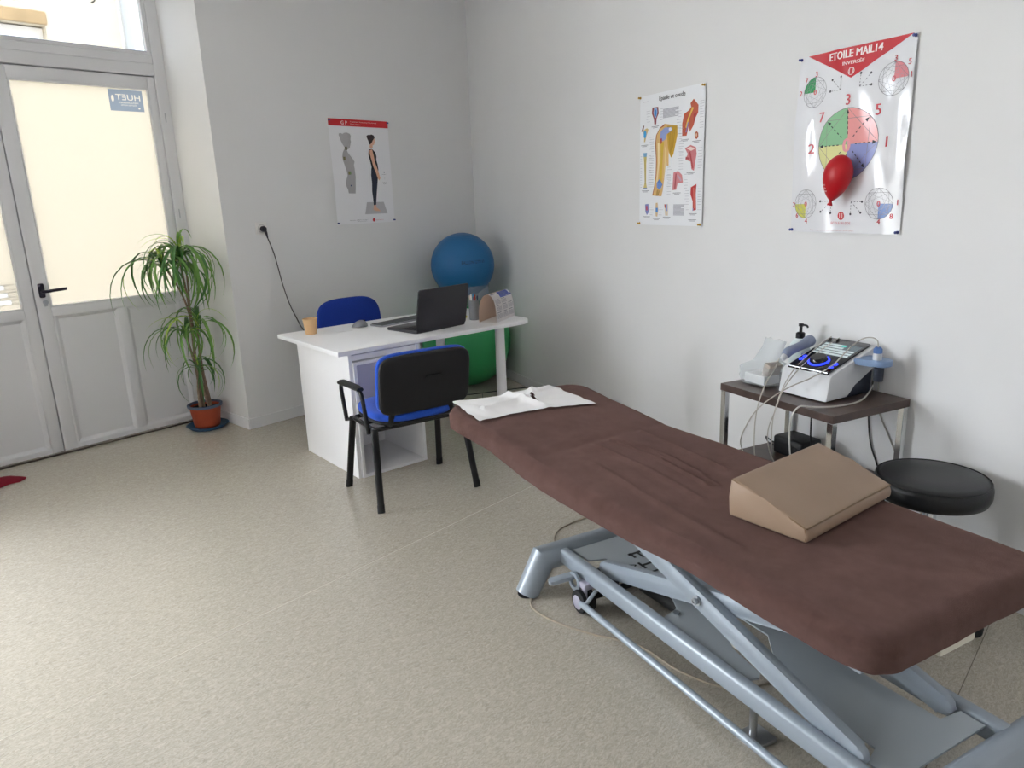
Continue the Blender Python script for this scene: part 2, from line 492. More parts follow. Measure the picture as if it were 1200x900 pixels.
# handle and lock cylinder
bm = MB(); box(bm, (1.398, 5.300, 1.035), (1.432, 5.311, 1.125), 0.008, seg=3)
tube(bm, round_path([(1.416, 5.306, 1.075), (1.416, 5.262, 1.075), (1.545, 5.258, 1.082)], 0.02), [0.010]*7+[0.007], 10)
obj('handle', bm, M('dark_bronze_handle', '#2a2636', 0.35, 0.4), d1, smooth=40)
bm = MB(); lathe(bm, [(0, 0), (0.015, 0), (0.015, 0.014), (0.0, 0.014)], 16, (1.425, 5.312, 1.005), mat=Matrix.Rotation(PI/2, 4, 'X'))
box(bm, (1.416, 5.299, 0.978), (1.434, 5.311, 1.0), 0.004)
obj('lock_cylinder', bm, m_steel, d1, smooth=40)
# sticker film on the pane, its lettering left clear and read from behind
def film_mesh(rect, words, dots):
    cu = bpy.data.curves.new('film', 'CURVE'); cu.dimensions = '2D'; cu.fill_mode = 'BOTH'; cu.resolution_u = 3
    def poly_spline(pts):
        sp = cu.splines.new('POLY'); sp.points.add(len(pts)-1); sp.use_cyclic_u = True
        for q, (x, y) in zip(sp.points, pts): q.co = (x, y, 0, 1)
    poly_spline(rect)
    for d in dots: poly_spline(d)
    for (w, x0, z0, wd, ht) in words:
        t = bpy.data.curves.new('word', 'FONT'); t.body = w; t.resolution_u = 2
        o = bpy.data.objects.new('word', t); COL.objects.link(o)
        for q in bpy.context.view_layer.objects: q.select_set(False)
        o.select_set(True); bpy.context.view_layer.objects.active = o
        bpy.ops.object.convert(target='CURVE')
        c = o.data; P_ = []
        for sp in c.splines:
            pts = []; bz = sp.bezier_points; n = len(bz)
            for k in range(n):
                a_, b_ = bz[k], bz[(k+1) % n]
                for q in range(3):
                    u = q/3; pts.append(a_.co*(1-u)**3+a_.handle_right*3*u*(1-u)**2+b_.handle_left*3*u*u*(1-u)+b_.co*u**3)
            P_.append(pts)
        xs = [v.x for l in P_ for v in l]; ys = [v.y for l in P_ for v in l]
        for l in P_: poly_spline([(x0-((v.x-min(xs))/(max(xs)-min(xs))-.5)*wd, z0+((v.y-min(ys))/(max(ys)-min(ys))-.5)*ht) for v in l])
        bpy.data.objects.remove(o); bpy.data.curves.remove(c)
    fo = bpy.data.objects.new('film', cu); COL.objects.link(fo)
    me = bpy.data.meshes.new_from_object(fo.evaluated_get(bpy.context.evaluated_depsgraph_get()))
    bpy.data.objects.remove(fo); bpy.data.curves.remove(cu)
    return me
def ring2(cx_, cz_, rx, rz, n=14): return [(cx_+rx*math.cos(2*PI*k/n), cz_+rz*math.sin(2*PI*k/n)) for k in range(n)]
fm = film_mesh([(2.020, 2.193), (2.236, 2.193), (2.236, 2.327), (2.020, 2.327)],
               [('HUET', 2.141, 2.280, 0.155, 0.036), ('MENUISERIES', 2.140, 2.246, 0.125, 0.009), ('FENETRES PORTES', 2.140, 2.231, 0.10, 0.008)],
               [ring2(2.043, 2.270, 0.009, 0.021), ring2(2.205, 2.213, 0.007, 0.004)])
for v in fm.vertices: v.co = Vector((v.co.x, 5.3312, v.co.y))
def tint_film(name, col):
    mt = bpy.data.materials.new(name); mt.use_nodes = True; nt = mt.node_tree
    for n in list(nt.nodes): nt.nodes.remove(n)
    out = nt.nodes.new('ShaderNodeOutputMaterial'); tr = nt.nodes.new('ShaderNodeBsdfTransparent'); tr.inputs['Color'].default_value = lin(col)
    nt.links.new(tr.outputs[0], out.inputs['Surface']); return mt
fm.materials.append(tint_film('grey_blue_sticker_film', '#9db0d0'))
fo = bpy.data.objects.new('sticker', fm); COL.objects.link(fo); fo.parent = g1
# three clear bars left in the frosting of the other leaf: the pane is cut round them
old = g2.data; bm = MB(); px0, px1, pz0_, pz1_ = 0.47, 1.305, 0.963, 2.35
zs = [pz0_]
for k, z in ((2, 1.026), (1, 1.072), (0, 1.118)):
    xr = 1.225+0.012*k
    box(bm, (px0, 5.332, zs[-1]), (px1, 5.338, z-0.014)); box(bm, (px0, 5.332, z-0.014), (0.62, 5.338, z+0.014)); box(bm, (xr, 5.332, z-0.014), (px1, 5.338, z+0.014)); zs.append(z+0.014)
    b2 = MB(); box(b2, (0.62, 5.332, z-0.014), (xr, 5.338, z+0.014)); obj('white_stripe', b2, m_frost_bar, g2)
box(bm, (px0, 5.332, zs[-1]), (px1, 5.338, pz1_)); bm.to_mesh(old); bm.free()

# ------------------------------------------------------------------ the street outside
m_fac = M('cream_render', '#f2e9d6', 0.9, var=0.05, vscale=1.2)
m_fac2 = M('white_render', '#f6f4f0', 0.9)
m_lint = M('sandstone', '#c9ad84', 0.9, var=0.18, vscale=9)
bm = MB()
box(bm, (0.4, 10.0, -0.1), (1.6, 10.5, 5.2)); box(bm, (3.226, 10.0, -0.1), (4.045, 10.5, 5.2))
box(bm, (1.6, 10.0, -0.1), (3.226, 10.5, 2.2)); box(bm, (1.6, 10.0, 3.64), (3.226, 10.5, 5.2))
box(bm, (1.6, 10.25, 2.2), (3.226, 10.5, 3.64))
facade = struct(obj('wall_street', bm, m_fac))
bm = MB(); box(bm, (1.45, 9.97, 3.645), (3.245, 10.02, 3.785), 0.01); obj('stone_lintel', bm, m_lint, facade)
bm = MB(); box(bm, (1.62, 10.10, 2.21), (3.215, 10.16, 3.625)); obj('white_shutter', bm, m_fac2, facade)
bm = MB(); box(bm, (4.045, 9.93, -0.1), (9.0, 10.5, 5.2)); struct(obj('wall_street_neighbour', bm, m_fac2))
bm = MB(); tube(bm, [(4.10, 9.90, 0), (4.10, 9.90, 5.2)], 0.045, 12); obj('downpipe', bm, M('pale_zinc', '#cfd4d8', 0.5, 0.3), facade, smooth=40)
bm = MB(); tube(bm, round_path([(3.77, 10.0, 3.96), (3.77, 9.90, 3.96), (3.77, 9.90, 4.02)], 0.02), 0.008, 6); obj('wall_hook', bm, m_black_metal, facade)
bm = MB(); box(bm, (-30, 5.45, -0.25), (30, 40, -0.12)); box(bm, (-30, -30, -0.25), (-2.5, 5.45, -0.12)); box(bm, (-2.5, -30, -0.25), (30, -2.6, -0.12)); struct(obj('ground', bm, M('grey_paving', '#a8a49c', 0.9)))

# ------------------------------------------------------------------ desk
DA = math.radians(-8.5)
DESK = Matrix.Translation((2.232, 3.324, 0)) @ Matrix.Rotation(DA, 4, 'Z')
def dpt(x, y, z=0.0): return DESK @ Vector((x, y, z))
DZ = 0.758
desk = thing('desk', 'white laminate office desk with side pedestal and two round legs', 'desk', (2.232, 3.324, 0), DA)
bm = MB()
poly = [(0, 0)] + [(1.42-0.09+0.09*math.sin(a), 0.09-0.09*math.cos(a)) for a in [i*PI/2/6 for i in range(7)]] + [(1.42, 0.75)] + [(1.42-0.09+0.09*math.cos(a), 0.755+0.09*math.sin(a)) for a in [i*PI/2/6 for i in range(1, 7)]] + [(0, 0.845)]
prism(bm, poly, DZ-0.026, DZ, bev=0.0025)
obj('desktop', bm, m_white_lam, desk, smooth=40)
bm = MB(); box(bm, (0.062, 0.012, 0), (0.084, 0.70, DZ-0.026), 0.001); obj('side_panel', bm, m_white_lam, desk)
bm = MB(); box(bm, (0.085, 0.02, DZ-0.066), (0.52, 0.038, DZ-0.034), 0.001); obj('front_rail', bm, m_white_lam, desk)
ped = MB()
box(ped, (0.085, 0.0, 0.0), (0.103, 0.50, 0.685), 0.001); box(ped, (0.505, 0.0, 0.0), (0.523, 0.50, 0.730), 0.001)
box(ped, (0.103, 0.0, 0.0), (0.505, 0.50, 0.018), 0.001); box(ped, (0.103, 0.0, 0.667), (0.505, 0.50, 0.685), 0.001)
box(ped, (0.103, 0.482, 0.018), (0.505, 0.50, 0.667), 0.001); box(ped, (0.103, 0.02, 0.335), (0.505, 0.482, 0.353), 0.001)
obj('pedestal', ped, m_white_lam, desk)
bm = MB(); box(bm, (0.105, -0.003, 0.346), (0.503, 0.016, 0.668), 0.002); obj('pedestal_door', bm, m_lilac, desk)
for (lx, ly) in ((1.20, 0.09), (1.16, 0.74)):
    bm = MB(); lathe(bm, [(0, 0), (0.034, 0), (0.036, 0.02), (0.031, DZ-0.026), (0, DZ-0.026)], 24, (lx, ly, 0)); obj('round_leg', bm, m_white_lam, desk, smooth=40)

# things on the desk
cup = thing('paper_cup', 'small kraft paper cup on the left end of the desk', 'cup', (2.486, 3.975, DZ))
bm = MB(); lathe(bm, [(0, 0.004), (0.030, 0.004), (0.031, 0.0), (0.0335, 0.001), (0.0445, 0.093), (0.0465, 0.095), (0.0455, 0.098), (0.0435, 0.095), (0.031, 0.008), (0, 0.008)], 28)
obj('cup_body', bm, M('kraft_paper', '#e0b88a', 0.75), cup, smooth=50)

def mouse_bm():
    bm = MB(); r = bmesh.ops.create_uvsphere(bm, u_segments=20, v_segments=12, radius=1.0)
    for v in bm.verts:
        z = v.co.z; v.co.x *= 0.055*(1-0.12*v.co.x); v.co.y *= 0.034
        v.co.z = (0.042*z if z > 0 else 0.004*z)+0.004
        v.co.z -= 0.010*max(0, -v.co.x/0.055)*(v.co.z > 0.01)
    return bm
ms = thing('computer_mouse', 'grey wireless mouse on the desk beside the keyboard', 'mouse', (2.815, 3.905, DZ), math.radians(-25))
obj('mouse_body', mouse_bm(), M('grey_plastic_matt', '#8c8d92', 0.4), ms, smooth=60)
bm = MB(); lathe(bm, [(0, -0.004), (0.009, -0.004), (0.009, 0.004), (0, 0.004)], 14, (0.026, 0, 0.038), mat=Matrix.Rotation(PI/2, 4, 'X')); obj('scroll_wheel', bm, m_black_plastic, ms)

kb = thing('keyboard', 'thin grey keyboard on the desk behind the laptop', 'keyboard', (3.085, 3.822, DZ), math.radians(2))
bm = MB(); prism(bm, rrect(-0.215, -0.063, 0.215, 0.063, 0.012), 0.002, 0.012, bev=0.002); obj('keyboard_base', bm, M('silver_grey_plastic', '#9a9ca2', 0.45), kb, smooth=40)
keys = MB()
for r_ in range(6):
    n = 15 if r_ else 12
    if r_ == 0:
        xs = [(-0.205+i*0.027, 0.023) for i in range(3)]+[(-0.122, 0.15)]+[(0.034+i*0.027, 0.023) for i in range(6)]
    else: xs = [(-0.205+i*0.0274, 0.0235) for i in range(15)]
    for x, w in xs: box(keys, (x, -0.055+r_*0.0185, 0.012), (x+w, -0.055+r_*0.0185+0.0155, 0.0155))
ko = obj('keys', keys, M('dark_grey_keys', '#56585e', 0.5), kb); ko['kind'] = 'stuff'

lp = thing('laptop', 'open black laptop seen from behind its lid on the desk', 'laptop', (2.835, 3.375, DZ), math.radians(-0.5))
bm = MB(); prism(bm, rrect(0, -0.004, 0.415, 0.285, 0.012), 0.0, 0.016, bev=0.003); obj('laptop_base', bm, M('dark_grey_laptop', '#3a3a40', 0.4), lp, smooth=40)
keys = MB()
for r_ in range(6):
    for c_ in range(14): box(keys, (0.022+c_*0.0268, 0.045+r_*0.0195, 0.016), (0.022+c_*0.0268+0.0225, 0.045+r_*0.0195+0.0162, 0.0178))
ko = obj('laptop_keys', keys, M('black_keys', '#1b1b1e', 0.5), lp); ko['kind'] = 'stuff'
bm = MB(); box(bm, (0.15, 0.185, 0.016), (0.265, 0.262, 0.0166), 0.0004); obj('touchpad', bm, M('grey_touchpad', '#55555c', 0.3), lp)
TL = Matrix.Translation((0, 0.0, 0.012)) @ Matrix.Rotation(math.radians(11), 4, 'X')
bm = MB(); prism(bm, rrect(0, 0, 0.415, 0.262, 0.012), -0.003, 0.006, mat=TL @ Matrix.Rotation(PI/2, 4, 'X'), bev=0.002); obj('lid', bm, M('black_laptop_lid', '#25232b', 0.42, bump=0.06, bscale=700), lp, smooth=40)
bm = MB(); prism(bm, rrect(0.01, 0.015, 0.405, 0.252, 0.004), -0.0042, -0.003, mat=TL @ Matrix.Rotation(PI/2, 4, 'X')); obj('screen', bm, M('dark_screen', '#0a0a0c', 0.15), lp)

pc = thing('pen_cup', 'grey cylindrical pen cup on the desk between laptop and calendar', 'pen cup', (3.415, 3.445, DZ))
bm = MB(); lathe(bm, [(0, 0), (0.034, 0), (0.036, 0.004), (0.036, 0.132), (0.033, 0.132), (0.032, 0.006), (0, 0.006)], 28); obj('cup_body', bm, M('grey_plastic_cup', '#8d9094', 0.45), pc, smooth=50)
for i, (dx, dy, tx, ty, ln, c_, lab) in enumerate(((-0.018, 0.006, -0.010, 0.01, 0.158, '#c9b9ac', 'beige capped pen in the grey pen cup'), (-0.006, -0.012, -0.012, -0.008, 0.150, '#a8302c', 'red pen in the grey pen cup'),
        (0.010, 0.008, 0.004, 0.012, 0.166, '#2b8fd0', 'bright blue pen with clip in the grey pen cup'), (0.016, -0.008, 0.01, -0.006, 0.154, '#2d3a5c', 'navy pen in the grey pen cup'), (0.004, 0.018, 0.0, 0.014, 0.16, '#e6e6e6', 'white pen in the grey pen cup'), (0.020, 0.010, 0.012, 0.008, 0.156, '#c44634', 'orange red pencil at right edge of the grey pen cup'))):
    p = thing('pen', lab, 'pen', (3.415+dx*0.8, 3.445+dy*0.8, DZ+0.0065), 0, 'pens in the pen cup')
    bm = MB(); tube(bm, [(0, 0, 0.0), (tx*0.1, ty*0.1, 0.01), (tx*0.9, ty*0.9, ln*0.78)], [0.001, 0.004, 0.004], 8); obj('barrel', bm, M('pen_'+c_[1:], c_, 0.35), p, smooth=50)
    bm = MB(); tube(bm, [(tx*0.9, ty*0.9, ln*0.76), (tx, ty, ln)], [0.0046, 0.0044], 8); tube(bm, [(tx+0.005, ty, ln-0.003), (tx*0.9+0.0056, ty*0.9, ln*0.8)], 0.0011, 5); obj('cap', bm, M('cap_'+c_[1:], c_, 0.3), p, smooth=50)

# tent calendar: two curved sheets meeting at the top, print on the one that faces the room
cal_ang = math.atan2(0.115, 0.33)
cal = thing('desk_calendar', 'folded tent calendar with blue corner standing on the right end of desk', 'calendar', (3.395, 3.218, DZ), cal_ang)
m_cal_in = M('beige_card', '#dcc6b6', 0.8); m_cal = M('white_card', '#f0eeee', 0.7); m_calb = M('calendar_blue', '#5666b4', 0.7); m_ink = M('calendar_grey_ink', '#8f8f9c', 0.7)
LC = 0.30; HC = 0.18
def calf(u, v, side, off=0.0):
    # u along, v 0..1 up the sheet, side -1 front / +1 back
    if side < 0: return Vector((u*LC+0.01*v, 0.062*(v**0.8)-0.020*math.sin(v*PI)*1.0-off, HC*math.sin(v*PI/2*0.96)))
    return Vector((u*LC*1.0-0.012*v-0.01, 0.125-0.062*(v**1.3)+0.012*math.sin(v*PI)+off, (HC+0.004)*math.sin(v*PI/2*0.96)))
def cal_sheet(side, mats, prints=False):
    bm = MB(); n = 10; fac = []
    g = [[bm.verts.new(calf(0 if i == 0 else 1, j/n, side)) for j in range(n+1)] for i in range(2)]
    for j in range(n):
        bm.faces.new((g[0][j], g[1][j], g[1][j+1], g[0][j+1]))
    r = bmesh.ops.solidify(bm, geom=list(bm.faces), thickness=0.0012)
    if prints:
        def patch(u0, v0, u1, v1, mi, nn=4, off=0.0016):
            gg = [[bm.verts.new(calf(u, v0+(v1-v0)*j/nn, side, off)) for j in range(nn+1)] for u in (u0, u1)]
            for j in range(nn):
                f = bm.faces.new((gg[0][j], gg[1][j], gg[1][j+1], gg[0][j+1])); f.material_index = mi
        patch(0.38, 0.64, 0.99, 0.995, 1, 6)
        for k in range(4): patch(0.45, 0.70+0.06*k, 0.78-0.04*(k % 2), 0.715+0.06*k, 2, 1, 0.0024)
        patch(0.90, 0.72, 0.97, 0.97, 0, 3, 0.0024); patch(0.70, 0.67, 0.86, 0.69, 0, 1, 0.0024)
        patch(0.03, 0.88, 0.30, 0.95, 2, 1)
        for row in range(3):
            for c_ in range(3):
                u0 = 0.06+c_*0.32; v0 = 0.08+row*0.19
                if row == 2 and c_ == 2: continue
                patch(u0, v0+0.135, u0+0.2, v0+0.150, 2, 1)
                for q in range(5):
                    patch(u0, v0+q*0.024, u0+0.25, v0+q*0.024+0.005, 2, 1)
                for q in range(5):
                    patch(u0+q*0.058, v0, u0+q*0.058+0.007, v0+0.11, 2, 1)
    return obj('printed_sheet' if side < 0 else 'back_sheet', bm, mats, cal)
cal_sheet(-1, [m_cal, m_calb, m_ink], True); cal_sheet(1, [m_cal_in])
bm = MB(); box(bm, (-0.01, 0.0, 0.0), (LC, 0.122, 0.0012)); obj('base_sheet', bm, m_cal, cal)
# little tape dispenser and plug pack behind the laptop
td = thing('tape_dispenser', 'small black and yellow tape dispenser between laptop and pen cup', 'dispenser', (3.405, 3.545, DZ), 0.5)
bm = MB(); prism(bm, [(-0.035, 0), (0.035, 0), (0.035, 0.012), (0.01, 0.02), (0.0, 0.05), (-0.02, 0.058), (-0.035, 0.04)], -0.012, 0.012, mat=Matrix.Rotation(PI/2, 4, 'X'), bev=0.002); obj('dispenser_body', bm, m_black_plastic, td)
bm = MB(); box(bm, (-0.02, -0.016, 0.0), (0.04, -0.0125, 0.014), 0.001); obj('yellow_strip', bm, M('yellow_plastic', '#e2cf3a', 0.5), td)
bm = MB(); lathe(bm, [(0.012, -0.009), (0.027, -0.009), (0.027, 0.009), (0.012, 0.009), (0.012, -0.009)], 18, (-0.008, 0, 0.0745), mat=Matrix.Rotation(PI/2, 4, 'X')); obj('tape_roll', bm, m_paper, td)
bm = MB(); box(bm, (-0.055, -0.004, 0), (0.055, 0.004, 0.0012)); tag(obj('paper_slip', bm, m_paper, None, loc=(2.66, 3.86, DZ+0.0003), rot=(0, 0, -0.3)), 'narrow white paper slip lying on the desk between cup and mouse', 'paper')

# ------------------------------------------------------------------ chairs
def cushion(bm, poly_fn, z0, z1, crown=0.012):
    pass
def pad_mesh(hw, hh, th, r, sup=3.2, n=14, crown=0.3, curve=0.0):
    """pillow-like rounded pad in local x (half width), y (half height), z thickness"""
    bm = MB()
    def outline(k):
        pts = []
        for j in range(48):
            a = 2*PI*j/48; ca, sa = math.cos(a), math.sin(a)
            x = hw*math.copysign(abs(ca)**(2/sup), ca); y = hh*math.copysign(abs(sa)**(2/sup), sa)
            pts.append((x*k, y*k))
        return pts
    layers = [(0.0, 1.0+0.0), ]
    prof = [(0.0, 0.0), (0.955, 0.0), (0.985, 0.12), (1.0, 0.35), (1.0, 0.6), (0.985, 0.82), (0.955, 0.95), (0.90, 1.0), (0.6, 1.0+crown*0.6), (0.0, 1.0+crown)]
    prev = None
    for k, zz in prof:
        z = zz*th
        if k == 0: ring = [bm.verts.new((0, 0, z))]
        else: ring = [bm.verts.new((x, y, z)) for x, y in outline(k)]
        if prev:
            for j in range(48):
                q = (j+1) % 48
                if len(prev) == 1: bm.faces.new((prev[0], ring[j], ring[q]))
                elif len(ring) == 1: bm.faces.new((prev[j], prev[q], ring[0]))
                else: bm.faces.new((prev[j], prev[q], ring[q], ring[j]))
        prev = ring
    if curve:
        for v in bm.verts: v.co.z += curve*((v.co.x/hw)**2)
    return bm

ch = thing('visitor_chair', 'black framed visitor chair with blue seat, seen from behind, before the desk', 'chair', (2.411, 2.988, 0), math.radians(-15))
HWX, HDY = 0.285, 0.225
for sx_ in (-1, 1):
    for sy_ in (1, -1):
        bm = MB(); a = Vector((sx_*HWX, sy_*HDY, 0.012)); b = Vector((sx_*0.255, sy_*0.150, 0.425))
        tube(bm, [a, b], 0.0155, 12, flat=(0.75, 1.25)); 
        lg = obj('leg', bm, m_black_metal, ch, smooth=40)
        bm = MB(); d = (a-b).normalized(); tube(bm, [a-d*0.03, a+d*0.012], 0.0165, 12, flat=(0.78, 1.25)); obj('foot_cap', bm, m_rubber, lg, smooth=40)
bm = MB()
tube(bm, round_path([(-0.255, -0.150, 0.42), (0.255, -0.150, 0.42), (0.255, 0.150, 0.42), (-0.255, 0.150, 0.42)], 0.04, closed=True), 0.012, 8, closed=True)
tube(bm, [(-0.255, 0, 0.42), (0.255, 0, 0.42)], 0.010, 8)
obj('seat_frame', bm, m_black_metal, ch, smooth=40)
bm = pad_mesh(0.235, 0.225, 0.022, 0.05); obj('seat_pan', bm, m_black_plastic, ch, smooth=50, loc=(0, 0.015, 0.432))
bm = pad_mesh(0.238, 0.228, 0.042, 0.05); obj('seat', bm, m_blue_fab, ch, smooth=50, loc=(0, 0.015, 0.452))
# backrest: black shell behind, blue pad in front, slightly reclined
BK = math.radians(90+9)
bm = pad_mesh(0.258, 0.160, 0.030, 0.05, sup=6, crown=0.1); shell = obj('back_shell', bm, m_black_plastic, ch, smooth=50, loc=(0.015, -0.205, 0.652), rot=(BK, 0, 0))
bm = pad_mesh(0.260, 0.162, 0.034, 0.05, sup=6, crown=0.3); pd = obj('backrest', bm, m_blue_fab, ch, smooth=50, loc=(0.015, -0.2046, 0.654), rot=(BK+PI, 0, 0))
bm = MB(); tube(bm, round_path([(-0.045, -0.02, 0), (-0.045, 0.0, 0), (0.045, 0.0, 0), (0.045, -0.006, 0)], 0.01), 0.003, 6); obj('grip_moulding', bm, m_black_plastic, shell, loc=(0.04, 0.035, 0.034))
for s in (-1, 1):
    bm = MB(); tube(bm, round_path([(s*0.17, -0.02, 0.425), (s*0.17, -0.175, 0.425), (s*0.17, -0.20, 0.56)], 0.05), 0.012, 8, flat=(1.5, 0.7)); obj('back_upright', bm, m_black_metal, ch, smooth=40)
    bm = MB()
    tube(bm, round_path([(s*0.275, -0.115, 0.395), (s*0.29, -0.10, 0.625), (s*0.29, 0.205, 0.610), (s*0.275, 0.195, 0.395)], 0.05, 5), 0.011, 10)
    tube(bm, [(s*0.275, -0.115, 0.40), (s*0.250, -0.115, 0.42)], 0.009, 8); tube(bm, [(s*0.275, 0.195, 0.40), (s*0.250, 0.12, 0.42)], 0.009, 8)
    arm = obj('armrest', bm, m_black_metal, ch, smooth=40)
    bm = MB(); tube(bm, round_path([(s*0.29, -0.09, 0.628), (s*0.29, -0.05, 0.634), (s*0.29, 0.16, 0.624), (s*0.29, 0.200, 0.612)], 0.03), 0.016, 10, flat=(1.2, 0.8)); obj('arm_pad', bm, m_black_plastic, arm, smooth=50)

oc = thing('office_chair', 'blue fabric office chair behind the desk against the back wall', 'chair', (3.065, 4.38, 0), math.radians(171))
bm = pad_mesh(0.235, 0.235, 0.055, 0.05, sup=3); obj('seat', bm, m_navy_fab, oc, smooth=50, loc=(0, 0.22, 0.47))
bm = pad_mesh(0.25, 0.19, 0.04, 0.05, sup=3.4, crown=0.3); obj('backrest', bm, m_navy_fab, oc, smooth=50, loc=(0, -0.012, 0.70), rot=(PI/2+0.08+PI, 0, 0))
bm = pad_mesh(0.24, 0.18, 0.018, 0.05, sup=3.0, crown=0.1); obj('back_shell', bm, m_black_plastic, oc, smooth=50, loc=(0, -0.013, 0.70), rot=(PI/2+0.08, 0, 0))
bm = MB(); tube(bm, round_path([(0, -0.04, 0.66), (0, -0.05, 0.44), (0, 0.2, 0.44)], 0.06), 0.014, 8, flat=(2.2, 0.7)); obj('back_arm', bm, m_black_metal, oc, smooth=40)
bm = MB(); lathe(bm, [(0, 0.10), (0.028, 0.10), (0.028, 0.30), (0.016, 0.30), (0.016, 0.468), (0, 0.468)], 16, (0, 0.22, 0)); obj('gas_column', bm, m_black_metal, oc, smooth=40)
for k in range(5):
    a = 2*PI*k/5+0.6; dx, dy = math.cos(a), math.sin(a)
    bm = MB(); tube(bm, [(0, 0.22, 0.115), (dx*0.15, 0.22+dy*0.15, 0.095), (dx*0.245, 0.22+dy*0.245, 0.075)], [0.024, 0.018, 0.014], 8); sp = obj('base_spoke', bm, m_black_plastic, oc, smooth=40)
    bm = MB(); lathe(bm, [(0, -0.018), (0.026, -0.018), (0.028, -0.010), (0.028, 0.010), (0.026, 0.018), (0, 0.018)], 16, (dx*0.245, 0.22+dy*0.245, 0.029), mat=Matrix.Rotation(a, 4, 'Z') @ Matrix.Rotation(PI/2, 4, 'X')); tube(bm, [(dx*0.245, 0.22+dy*0.245, 0.05), (dx*0.245, 0.22+dy*0.245, 0.08)], 0.006, 6); obj('caster', bm, m_rubber, sp, smooth=40)

# ------------------------------------------------------------------ exercise balls in the corner
GB = Vector((4.222, 4.370, 0.375)); RG = 0.375
def ball_bm(r, sq=0.0, seg=48, rings=28):
    bm = MB(); bmesh.ops.create_uvsphere(bm, u_segments=seg, v_segments=rings, radius=r)
    return bm
def ball_mat(name, col):
    mt = M(name, col, 0.42, spec=0.4)
    nt = mt.node_tree; b = nt.nodes['Principled BSDF']
    tc = nt.nodes.new('ShaderNodeTexCoord'); w = nt.nodes.new('ShaderNodeTexWave'); w.wave_type = 'BANDS'; w.bands_direction = 'Z'
    w.inputs['Scale'].default_value = 26; w.inputs['Distortion'].default_value = 0.3
    nt.links.new(tc.outputs['Object'], w.inputs['Vector'])
    bp = nt.nodes.new('ShaderNodeBump'); bp.inputs['Strength'].default_value = 0.18; bp.inputs['Distance'].default_value = 0.004
    nt.links.new(w.outputs['Fac'], bp.inputs['Height']); nt.links.new(bp.outputs['Normal'], b.inputs['Normal'])
    return mt
gb = thing('exercise_ball', 'large green exercise ball on the floor in the corner behind the desk', 'exercise ball', GB)
obj('ball_skin', ball_bm(RG), ball_mat('green_vinyl', '#38a061'), gb, smooth=60)
ring_r = 0.20
z_ring0 = GB.z+math.sqrt(RG**2-ring_r**2); z_ring1 = z_ring0+0.165
rg = thing('ball_stand_ring', 'clear plastic ring between the blue ball and the green ball', 'ball stand', (GB.x, GB.y, 0))
bm = MB(); lathe(bm, [(ring_r, z_ring0), (ring_r+0.012, z_ring1), (ring_r+0.008, z_ring1), (ring_r-0.004, z_ring0), (ring_r, z_ring0)], 48); obj('ring_wall', bm, m_acrylic, rg, smooth=40)
bm = MB(); a = math.radians(203); p = Vector((math.cos(a)*(ring_r+0.008), math.sin(a)*(ring_r+0.008), 0)); box(bm, (-0.007, -0.003, z_ring0+0.02), (0.007, 0.003, z_ring1), 0.001, mat=Matrix.Translation(p) @ Matrix.Rotation(a+PI/2, 4, 'Z')); obj('ring_highlight', bm, M('white_highlight_strip', '#e8eaec', 0.4), rg)  # white strip stands in for the highlight on the clear ring
RB = 0.262; zb_ = z_ring1+math.sqrt(RB**2-(ring_r+0.008)**2)
bb = thing('exercise_ball', 'blue exercise ball on top of the clear ring in the corner', 'exercise ball', (GB.x, GB.y, zb_))
obj('ball_skin', ball_bm(RB), ball_mat('blue_vinyl', '#22689f'), bb, smooth=60)
bm = MB()
def ballf(x, y):
    # lettering wrapped on the sphere, facing the camera and a little up and right
    az = math.radians(-134.5)+ (x+0.095)/RB; el = math.radians(9)+y/RB+ 0.10*x
    r = RB+0.0012
    return Vector((r*math.cos(el)*math.cos(az), r*math.cos(el)*math.sin(az), r*math.sin(el)))
put_text(bm, 'BALLON GYM 65', ballf, width=0.20, height=0.026); obj('printed_lettering', bm, m_black, bb)
# thin dark cable on the floor near the green ball
bm = MB(); tube(bm, smooth_path([(3.72, 4.30, 0.004), (3.98, 4.10, 0.004), (4.20, 3.98, 0.004), (4.42, 3.86, 0.004)]), 0.004, 6); tube(bm, smooth_path([(4.04, 4.03, 0.004), (3.96, 3.95, 0.004), (3.83, 3.86, 0.004)]), 0.003, 6)
tag(obj('floor_cable', bm, m_dark_cable, smooth=60), 'thin dark cable lying on the floor before the green ball', 'cable')

# ------------------------------------------------------------------ wall socket, plug and cable
sk = thing('wall_socket', 'white square wall socket on the back wall above the desk', 'socket', (2.668, 4.76, 1.398))
bm = MB(); box(bm, (-0.042, -0.010, -0.042), (0.042, 0.0, 0.042), 0.003); obj('cover_plate', bm, M('white_socket_plastic', '#eceae8', 0.4), sk)
bm = MB(); lathe(bm, [(0.024, 0.0105), (0.024, 0.012), (0.028, 0.012), (0.028, 0.0105)], 24, mat=Matrix.Rotation(PI/2, 4, 'X')); obj('socket_rim', bm, M('grey_socket_rim', '#c4c2c0', 0.4), sk)
pg = thing('power_cable', 'dark plug in the wall socket with its grey cable hanging to the desk', 'cable', (2.672, 4.7495, 1.394))
bm = MB(); lathe(bm, [(0, 0.0025), (0.019, 0.0025), (0.021, 0.02), (0.016, 0.034), (0, 0.036)], 20, mat=Matrix.Rotation(PI/2, 4, 'X')); tube(bm, smooth_path([(0.004, -0.024, -0.006), (0.010, -0.030, -0.03), (0.016, -0.030, -0.06)]), [0.011]*7+[0.008, 0.007, 0.006, 0.006, 0.005, 0.0045], 8) if False else tube(bm, [(0.004, -0.024, -0.004), (0.010, -0.030, -0.03), (0.016, -0.030, -0.062)], [0.012, 0.009, 0.0045], 8)
